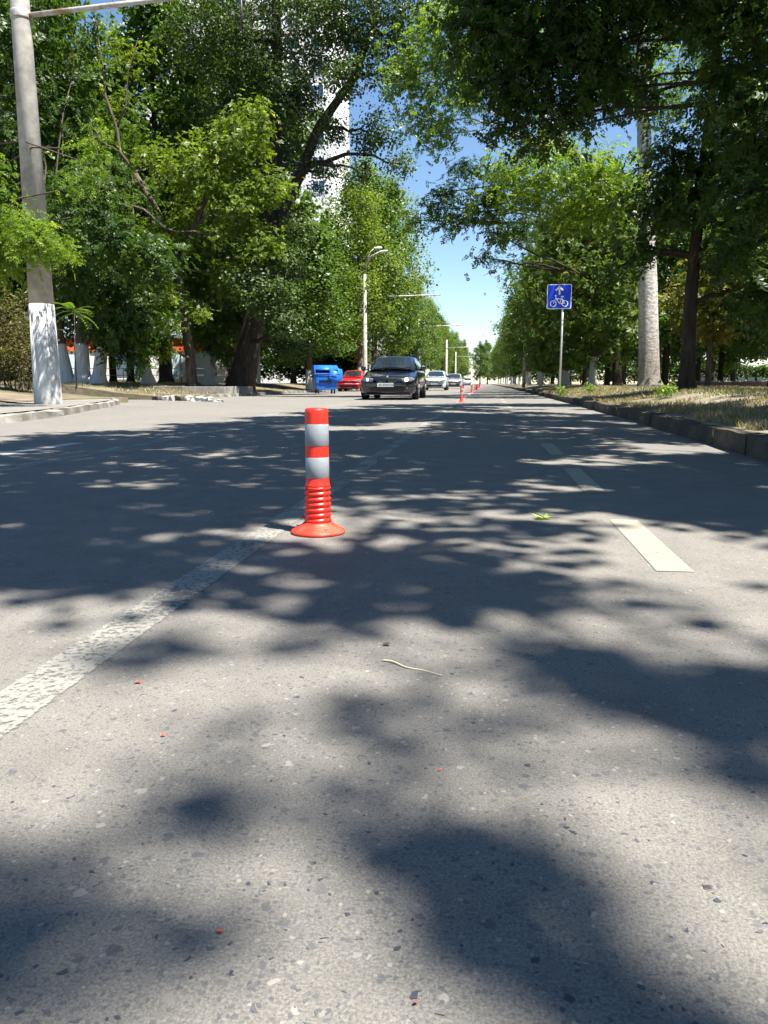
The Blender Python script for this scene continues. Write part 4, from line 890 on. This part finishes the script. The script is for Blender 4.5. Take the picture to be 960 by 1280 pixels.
for s in (-1, 1):
    mb = MB(); k = 14; vs = [(s * .585, 0, 0)] + [(s * .585, -.49 * math.cos(math.pi * i / k), .43 * math.sin(math.pi * i / k)) for i in range(k + 1)] ; vs += [(s * .615, y, z) for _, y, z in vs]
    fs = [tuple([0] + list(range(1, k + 2))), tuple([k + 2] + list(range(k + 3, 2 * k + 4)))] + [(i, i + 1, k + 3 + i, k + 2 + i) for i in range(1, k + 1)]
    o = mb.add(vs, fs).build('end_cap', 'bin_blue', bn); o.location = (0, 0, 1.0)
    MB().tube([(s * .58, 0, .86), (s * .78, 0, .86)], .035, 10).build('lifting_pin', 'bin_dark', bn)
    for yy in (-1, 1):
        w_ = MB().tube([(s * .42 - .03, yy * .32, .095), (s * .42 + .03, yy * .32, .095)], .095, 16).build('castor', 'tyre', bn)
        MB().box((s * .42, yy * .32, .165), (.085, .11, .10)).build('castor_fork', 'dark_metal', w_)
MB().box((-.08, -.475, .60), (.62, .03, .17), 0, .12).build('torn_panel', 'bin_dark', bn)
MB().tube([(-.5, -.53, .90), (-.5, -.60, .90), (.5, -.60, .90), (.5, -.53, .90)], .016, 8).build('handle', 'bin_dark', bn)

# ================================================================== CARS
def car(name, label, x, y, paint, L=4.5, W=1.80, H=1.42, hood=.74, cowl=.96, lights_on=False, kidney=False, group=None, rz=0.0, estate=True, badge=True, bumper=None):
    o = empty(name, (x, y, 0), rz, label, 'car', group); w = W / 2
    def bulge(px_, py_): return .26 * (abs(px_) / w) ** 2.6 * max(0, 1 - py_ / 1.1) - .20 * (abs(px_) / w) ** 2.6 * max(0, 1 - (L - py_) / .9)
    st = [(0, .27, .93, .56, .64), (.025, .20, .955, .58, .68), (.10, .17, .97, .62, hood), (.35, .17, .985, .66, hood + .035), (.75, .19, 1.0, .74, hood + .09), (1.2, .19, 1.0, .82, cowl - .05), (1.45, .19, 1.0, .86, cowl), (2.3, .19, 1.0, .88, cowl), (3.3, .19, 1.0, .89, cowl + .01), (L - .5, .20, .995, .90, cowl + .02), (L - .08, .26, .97, .86, cowl - .02), (L, .36, .93, .80, .88)]
    V = []; prof = None
    for (yy, zb_, k, zs, zt) in st:
        W2 = w * k; half = [(0, zb_), (W2 * .82, zb_), (W2 * .955, zb_ + .07), (W2 * .99, zb_ + .6 * (zs - zb_) * .6), (W2, zs - .10), (W2 * .985, zs), (W2 * .93, zs + (zt - zs) * .62), (W2 * .80, zs + (zt - zs) * .86), (W2 * .5, zt - .004), (0, zt + .012)]
        full = [(-a_, c_) for a_, c_ in half[::-1]] + half[1:-1]
        full = full[:]; prof = len(full)
        V += [(a_, yy + bulge(a_, yy), c_) for a_, c_ in full]
    n = len(st); Fc = [(i * prof + (k + 1) % prof, i * prof + k, (i + 1) * prof + k, (i + 1) * prof + (k + 1) % prof) for i in range(n - 1) for k in range(prof)]
    Fc += [tuple(range(prof)), tuple(reversed(range((n - 1) * prof, n * prof)))]
    me = MB().add(V, Fc, True).mesh('body'); bm = bmesh.new(); bm.from_mesh(me); bmesh.ops.recalc_face_normals(bm, faces=bm.faces[:]); bm.to_mesh(me); bm.free()
    link('body', me, paint, o)
    # cabin shell
    zc = cowl - .03; y0, y1, y2, y3 = 1.20, 2.10, L - (.75 if estate else 1.35), L - (.12 if estate else .65); wt = w * .70; wb = w * .93
    def sect(yy, zt, wt_, wb_, zb_=zc): return [(-wb_, yy, zb_), (-wt_, yy, zt - .05), (-wt_ * .82, yy, zt), (0, yy, zt + .025), (wt_ * .82, yy, zt), (wt_, yy, zt - .05), (wb_, yy, zb_)]
    S_ = [sect(y0, zc + .03, wb * .86, wb * .9), sect(y1, H - .02, wt, wb), sect((y1 + y2) / 2, H, wt * 1.01, wb), sect(y2, H - .03, wt * .98, wb), sect(y3, zc + .05, wb * .84, wb * .9)]
    V = [p for s_ in S_ for p in s_]; Fc = [(i * 7 + k, i * 7 + k + 1, (i + 1) * 7 + k + 1, (i + 1) * 7 + k) for i in range(4) for k in range(6)]
    me = MB().add(V, Fc, True).mesh('cabin'); bm = bmesh.new(); bm.from_mesh(me); bmesh.ops.recalc_face_normals(bm, faces=bm.faces[:])
    bm.to_mesh(me); bm.free(); link('cabin', me, paint, o)
    def patch(nm, P, off, mat, k=6, par=o):
        P = [Vector(p) for p in P]; nrm = (P[1] - P[0]).cross(P[3] - P[0]).normalized(); vs = []
        for i in range(k + 1):
            for j in range(k + 1):
                u, v = i / k, j / k; p = P[0].lerp(P[1], u).lerp(P[3].lerp(P[2], u), v); vs.append(p + nrm * off * (1 + .0 * u))
        fs = [(i * (k + 1) + j, (i + 1) * (k + 1) + j, (i + 1) * (k + 1) + j + 1, i * (k + 1) + j + 1) for i in range(k) for j in range(k)]
        return MB().add(vs, fs, True).build(nm, mat, par)
    a, b_ = S_[0], S_[1]; lerp = lambda p, q, t: tuple(p[i] + (q[i] - p[i]) * t for i in range(3))
    bl, br, tl, tr = lerp(a[1], b_[1], .06), lerp(a[5], b_[5], .06), lerp(a[2], b_[2], .89), lerp(a[4], b_[4], .89)
    ml, mr = (bl[0] * .98, bl[1], bl[2]), (br[0] * .98, br[1], br[2])
    # windscreen bowed like the shell: three strips
    mid_b = lerp(a[3], b_[3], .06); mid_t = lerp(a[3], b_[3], .89)
    ws = MB(); k = 10; vs = []
    for i in range(k + 1):
        t = i / k * 2 - 1
        for bb, mm, ee in (((bl, mid_b, br)), ((tl, mid_t, tr))):
            s = abs(t); e = bb if t < 0 else ee; sgn = .82
            vs.append((mm[0] + (e[0] - mm[0]) * s, mm[1] + (e[1] - mm[1]) * s - .012, mm[2] + (e[2] - mm[2]) * s * s + .014))
    ws.add(vs, [(2 * i, 2 * i + 2, 2 * i + 3, 2 * i + 1) for i in range(k)], True).build('windscreen', 'glass', o)
    for s in (-1, 1):
        j, jt = (0, 1) if s < 0 else (6, 5)
        q0 = lerp(S_[0][j], S_[1][j], .55); q1 = S_[3][j]; u1 = lerp(S_[3][j], S_[3][jt], .86); u0 = lerp(S_[1][j], S_[1][jt], .86)
        q0 = (q0[0], q0[1], q0[2] + .05); q1 = (q1[0], q1[1], q1[2] + .05)
        o_ = patch('side_window', (q0, q1, u1, u0) if s > 0 else (q1, q0, u0, u1), .008, 'glass', 4)
        # mirror
        mm = MB(); mm.lathe([(.02, -.10), (.07, -.07), (.085, 0), (.07, .07), (.02, .10)], 14); mo = mm.build('mirror', paint if paint == 'car_black' else 'black_plastic', o); mo.scale = (1.15, .62, .85); mo.rotation_euler = (0, math.radians(90), 0); mo.location = (s * (w + .09), 1.55, cowl + .04)
        MB().box((s * (w - .01), 1.57, cowl + .0), (.16, .05, .035)).build('mirror_arm', 'black_plastic', o)
        # headlight, following the curved nose
        vs = []; k = 8; zl = hood - .115
        for i in range(k + 1):
            t = i / k; px_ = w * (.50 + .43 * t); hh = .062 * (.8 + .45 * math.sin(t * 2.6)) * (1 - .55 * max(0, t - .75) * 4)
            yb = bulge(px_, 0) - .012 + .05 * max(0, t - .6)
            vs += [(s * px_, yb + .02, zl + .02 * t - hh * .75), (s * px_, yb - .014, zl + .025 * t), (s * px_, yb + .03, zl + .03 * t + hh)]
        fs = []
        for i in range(k):
            for r in (0, 1): q = (3 * i + r, 3 * i + 3 + r, 3 * i + 4 + r, 3 * i + 1 + r); fs.append(q if s > 0 else q[::-1])
        hl = MB().add(vs, fs, True).build('headlight', 'lens', o)
        if lights_on:
            px_ = w * (.66 if s > 0 else .70); r_ = .060 if s > 0 else .038
            g = MB().lathe([(.001, .02), (r_ * .6, .014), (r_, 0)][::-1], 16).build('bulb', 'lit', hl); g.rotation_euler = (math.radians(90), 0, 0); g.location = (s * px_, bulge(px_, 0) - .028, zl + .012)
        fgx = w * .66; f = MB().lathe([(.04, 0), (.036, .008), (.015, .012)], 14).build('fog_light', 'dark_metal' if bumper is None else 'black_plastic', o); f.rotation_euler = (math.radians(90), 0, 0); f.location = (s * fgx, bulge(fgx, .02) + .012, .36)
        if kidney:
            vs = [(s * .03, -.012, hood - .06), (s * .27, .0, hood - .055), (s * .30, .0, hood - .12), (s * .25, -.006, hood - .19), (s * .05, -.016, hood - .19)]
            gr = link('grille', slab(vs, .03), 'black_plastic', o)
            n_ = len(vs); MB().tube(vs + [vs[0]], .009, 6, True, False).build('grille_surround', 'chrome' if False else 'dark_metal', gr)
        # wheels
        for yy in (.86, L - .86):
            tw = MB().lathe([(.20, -.10), (.29, -.105), (.315, -.07), (.32, 0), (.315, .07), (.29, .105), (.20, .10)], 28)
            wo = tw.build('wheel', 'tyre', o); wo.rotation_euler = (0, math.radians(90), 0); wo.location = (s * (w - .085), yy, .319)
            rm = MB().lathe([(.03, .0), (.03, .02), (.205, .03), (.205, .0)], 28)
            ri = rm.build('rim', 'dark_metal', wo); ri.location = (0, 0, s * .082); ri.scale = (1, 1, s)
            sp = MB()
            for q_ in range(5):
                a_ = q_ * 2 * math.pi / 5; sp.box((.11 * math.cos(a_), .11 * math.sin(a_), s * .112), (.20, .05, .012), a_)
            sp.build('spokes', 'rim', wo)
            MB().tube([(s * (w * .996) , yy + .37 * math.cos(t_), .319 + .37 * math.sin(t_)) for t_ in np.linspace(.0, math.pi, 13)], .026, 6).build('wheel_arch', 'black_plastic', o)
    if not kidney: patch('grille', ((-.42, -.012, hood - .17), (.42, -.012, hood - .17), (.45, -.004, hood - .10), (-.45, -.004, hood - .10)), .012, 'black_plastic', 2)
    patch('lower_intake', ((-.52, .02, .27), (.52, .02, .27), (.60, -.004, .40), (-.60, -.004, .40)), .014, 'black_plastic', 3)
    if bumper: MB().tube([(px_, bulge(px_, 0) - .02, .47) for px_ in np.linspace(-w * .93, w * .93, 13)], .05, 8).build('bumper', bumper, o)
    pt = MB().box((0 if not kidney else -.05, -.035, .475), (.52, .012, .115)).build('number_plate', 'plate', o)
    r_ = random.Random(len(label)); ch = MB()
    for q_ in range(8):
        xx = -.205 + q_ * .058 + (.015 if q_ > 1 else 0) + (.012 if q_ > 5 else 0) - (.05 if kidney else 0)
        ch.box((xx, -.043, .475), (.010, .003, .066)); ch.box((xx + .022, -.043, .475), (.010, .003, .066)); ch.box((xx + .011, -.0435, .475 + r_.choice((-.028, 0, .028))), (.018, .003, .010))
    ch.build('plate_characters', 'black_plastic', pt)
    MB().box((0, .16, .175), (W * .80, .3, .03)).build('splitter', 'black_plastic', o)
    if kidney:
        for s in (-1, 1): MB().tube([(s * wt * .86, 2.25, H + .0), (s * wt * .88, 2.4, H + .045), (s * wt * .88, y2 - .15, H + .03), (s * wt * .86, y2, H - .03)], .016, 6).build('roof_rail', 'black_plastic', o)
        e = MB().lathe([(.036, 0), (.034, .006)], 16).build('badge', 'rim', o); e.rotation_euler = (math.radians(62), 0, 0); e.location = (0, .055, hood - .005)
    else:
        e = MB().lathe([(.05, 0), (.045, .01)], 16).build('badge', 'chrome', o); e.rotation_euler = (math.radians(90), 0, 0); e.location = (0, -.026, hood - .135)
    for s in (-1, 1): MB().tube([(s * .08, y0 + .02 , zc + .055), (s * .08 + .55, y0 + .13, zc + .125)], .010, 5).build('wiper', 'black_plastic', o)
    return o
car('estate_car', 'black estate car with lit headlights driving towards the camera', -3.08, 24.4, 'car_black', 4.5, 1.82, 1.44, .74, .98, True, True, rz=.0)
car('hatchback', 'red hatchback parked at the left behind the blue container', -8.75, 49.5, 'car_red', 3.9, 1.64, 1.38, .78, .95, bumper='car_red')
car('compact_car', 'pale silver car just behind the black estate', -3.75, 57.5, 'car_silver', 4.2, 1.74, 1.46, .80, 1.0)
car('saloon_car', 'grey car with roof glinting, behind the pale silver car', -3.1, 76, 'car_grey', 4.4, 1.76, 1.46, .80, 1.0, estate=False)
car('distant_car', 'far white car approaching beyond the third orange post', -3.1, 135, 'car_white', 4.3, 1.75, 1.45, .8, 1.0)

# ================================================================== BUILDINGS
tb = empty('tower_block', (-21.2, 108, 0), 0, 'tall white apartment tower behind the left trees', 'building')
TH = 66.0
MB().box((-13.0, 7.0, TH / 2 - .3), (26, 14, TH + .6)).build('wall', 'tower', tb)
MB().box((-13.0, 7.0, TH + .5), (26.6, 14.6, 1.0)).build('roof', 'roof', tb)
wmesh = {}
def winmesh(w_, h_):
    if (w_, h_) not in wmesh:
        f = MB(); t = .09
        f.box((0, 0, h_ / 2), (w_ + t, .10, t)).box((0, 0, -h_ / 2), (w_ + t, .10, t)).box((-w_ / 2, 0, 0), (t, .10, h_ - t)).box((w_ / 2, 0, 0), (t, .10, h_ - t)).box((0, .002, 0), (t * .7, .09, h_ - t))
        fm = f.mesh('window'); fm.materials.append(M['frame']); g = MB().box((0, .02, 0), (w_ - .06, .04, h_ - .06)).mesh('pane'); g.materials.append(M['window']); wmesh[(w_, h_)] = (fm, g)
    return wmesh[(w_, h_)]
def window(par, loc, rz, w_, h_):
    f, g = winmesh(w_, h_); o = link('window', f, None, par); o.location = loc; o.rotation_euler = (0, 0, rz); link('pane', g, None, o); return o
slabm = MB().box((0, 0, 0), (5.2, 1.2, 1.05)).mesh('balcony'); slabm.materials.append(M['tower_side'])
for fl in range(8, 21):
    z = 1.2 + fl * 3.0
    for xx in (-1.8, -5.0, -12.6, -15.8, -23.2): window(tb, (xx, -.06, z + 1.6), 0, 1.7, 1.5)
    for xx in (-8.8, -19.5):
        o = link('balcony', slabm, None, tb); o.location = (xx, -.6, z + .6); window(tb, (xx, -.06, z + 1.75), 0, 3.2, 1.2)
    for yy in (3.0, 9.5): window(tb, (.06, yy, z + 1.6), math.pi / 2, 1.3, 1.5)
sp = empty('low_shop', (-29, 54, .5), .18, 'low white shop with orange and pale blue panels behind the left trunks', 'building')
MB().box((0, 3, 1.6), (24, 6, 3.4)).build('wall', 'wall_white', sp); MB().box((0, -.06, 2.75), (24.1, .1, .8)).build('fascia', 'wall_orange', sp)
for i, xx in enumerate((-9, -5, -1, 3, 7)):
    q = MB().box((xx, -.05, 1.25), (2.6, .08, 1.7)).build('panel', ['wall_pale', 'wall_orange', 'wall_pale', 'window', 'wall_pale'][i], sp); MB().box((xx, -.10, .35), (2.7, .06, .08)).build('sill', 'frame', q)
MB().box((0, 3, 3.4), (24.6, 6.6, .2)).build('roof', 'roof', sp)
rf = empty('railing', (-22, 41, .52), .12, 'thin low railing between the left trunks and the shop', 'fence')
for i in range(17): MB().tube([(-8 + i, 0, -.1), (-8 + i, 0, .85)], .02, 6).build('post', 'pipe', rf)
for z in (.45, .82): MB().tube([(-8, 0, z), (8, 0, z)], .018, 6).build('rail', 'pipe', rf)
for i, (px_, Y) in enumerate(((227, 44), (281, 44))):
    p = atY(px_, 478, Y); o = empty('striped_post', (p[0], Y, float(left_z(p[0], Y))), 0, ['upright', 'tilted'][i] + ' red and white post behind the leaning tree', 'post'); o.rotation_euler = (0, .28 * i, 0)
    for q_ in range(5): MB().tube([(0, 0, q_ * .36 - .02 * (q_ == 0)), (0, 0, q_ * .36 + .36)], .045, 8).build('band', ['car_red', 'sign_white'][q_ % 2], o)
gh = empty('gabled_house', (-14, 100, 0), .0, 'small white gabled house seen above the black car', 'building')
MB().box((0, 4, 2), (7, 8, 4)).build('wall', 'wall_white', gh)
MB().add([(-3.8, -.3, 3.98), (3.8, -.3, 3.98), (0, -.3, 6.2), (-3.8, 8.3, 3.98), (3.8, 8.3, 3.98), (0, 8.3, 6.2)], [(0, 1, 2), (5, 4, 3), (0, 2, 5, 3), (2, 1, 4, 5), (1, 0, 3, 4)]).build('roof', 'wall_white', gh)
window(gh, (-1.5, -.06, 2.2), 0, 1.2, 1.4); window(gh, (1.5, -.06, 2.2), 0, 1.2, 1.4)
lw = empty('low_park_wall', (16, 44, .36), 0, 'long low brown wall with pale coping in the park', 'wall')
for i in range(9): bevel(MB().box((-6.6 + i * 1.66, 0, .05), (1.64, .3, .34)).build('wall_block', 'brown_wall', lw), .015); bevel(MB().box((-6.6 + i * 1.66, 0, .255), (1.645, .42, .07)).build('coping', 'kerb_grey', lw), .012)
pth = sheet('park_path', [(6, 104), (80, 96), (80, 110), (6, 118)], .42, 'asphalt_side')
lw = empty('bright_patch_boards', (30, 92, .36), -.05, 'pale low boards added for bright patches between park trunks', 'fence')  # white boards added to stand for bright patches among the trunks
for i in range(14): MB().box((-6.5 + i, 0, .4), (.70, .08, .8)).build('board', 'wall_white', lw)

# ================================================================== LITTER ON THE ROAD
lf = empty('fallen_leaf', gnd(679, 648, .004), .3, 'fresh green maple leaf lying on the asphalt', 'leaf')
out = []
for a, r in ((-90, .18), (-60, .55), (-48, .40), (-20, .85), (-5, .48), (12, .62), (25, .45), (52, .98), (68, .55), (90, 1.05), (112, .55), (128, .98), (155, .45), (168, .62), (185, .48), (200, .85), (228, .40), (240, .55)):
    out.append((math.cos(math.radians(a)) * r * .055, math.sin(math.radians(a)) * r * .055, .004 + .011 * r * abs(math.sin(math.radians(a * 2.2)))))
me = bpy.data.meshes.new('blade'); me.from_pydata([(0, 0, .006)] + out, [], [(0, i + 1, (i + 1) % len(out) + 1) for i in range(len(out))]); me.update()
at = me.attributes.new('tint', 'FLOAT', 'POINT'); at.data.foreach_set('value', [.93] * len(me.vertices))
M['leaf_fallen'] = leafmat('leaf_fallen', (.17, .30, .08), (.27, .42, .13), .3); link('blade', me, 'leaf_fallen', lf)
MB().tube([(0, -.008, .004), (-.016, -.036, .014), (-.046, .045, .026)], .0016, 5).build('stalk', 'leaf_dry', lf)
q0 = gnd(478, 825, .003); q1 = gnd(552, 843, .003); pts = []
for i in range(15): t = i / 14; pts.append((q0[0] + (q1[0] - q0[0]) * t, q0[1] + (q1[1] - q0[1]) * t + .006 * math.sin(t * 11) * (1 - t * .5), .0022 + .0012 * math.sin(t * 7)))
M['stalk'] = plain('dry_stalk', (.62, .52, .34), .8); o = MB().tube(pts, [.0018 - .0012 * i / 14 for i in range(15)], 6).build('dry_stalk', 'stalk'); tagit(o, 'thin wavy pale dry stalk lying on the near asphalt', 'stalk')
M['petal'] = plain('red_petal', (.75, .06, .035), .6); M['scrap'] = plain('brown_scrap', (.06, .035, .018), .8)
def scrap(px_, py_, s, mat, name, label, cat, seed, group=None):
    r = random.Random(seed); p = gnd(px_, py_, .002); k = 7; vs = [(0, 0, .003)] + [(s * math.cos(2 * math.pi * i / k) * r.uniform(.6, 1.1), s * .8 * math.sin(2 * math.pi * i / k) * r.uniform(.6, 1.1), r.uniform(0, .004)) for i in range(k)]
    me = bpy.data.meshes.new(name); me.from_pydata(vs, [], [(0, i + 1, (i + 1) % k + 1) for i in range(k)]); me.update(); o = link(name, me, mat); o.location = p; tagit(o, label, cat, group); return o
scrap(173, 853, .008, 'petal', 'red_petal', 'red petal on the asphalt right of the worn line', 'petal', 1, 'petals')
scrap(204, 919, .004, 'petal', 'orange_crumb', 'small orange crumb on the asphalt below the red petal', 'petal', 2, 'petals')
scrap(275, 1165, .004, 'petal', 'red_crumb', 'small red crumb near the bottom left', 'petal', 3, 'petals')
scrap(807, 890, .004, 'petal', 'red_crumb', 'tiny red crumb in the dark shade at right', 'petal', 4, 'petals')
scrap(551, 963, .003, 'petal', 'red_crumb', 'tiny red crumb near the middle of the near asphalt', 'petal', 6, 'petals')
scrap(520, 1254, .0035, 'petal', 'red_crumb', 'tiny orange crumb at the bottom middle', 'petal', 7, 'petals')
scrap(483, 806, .009, 'scrap', 'dead_leaf_scrap', 'brown shrivelled leaf scrap just beyond the dry stalk', 'leaf', 5)
scrap(792, 538, .05, 'leaf_fallen', 'yellow_leaf', 'pale yellow-green leaf lying by the right kerb', 'leaf', 8)
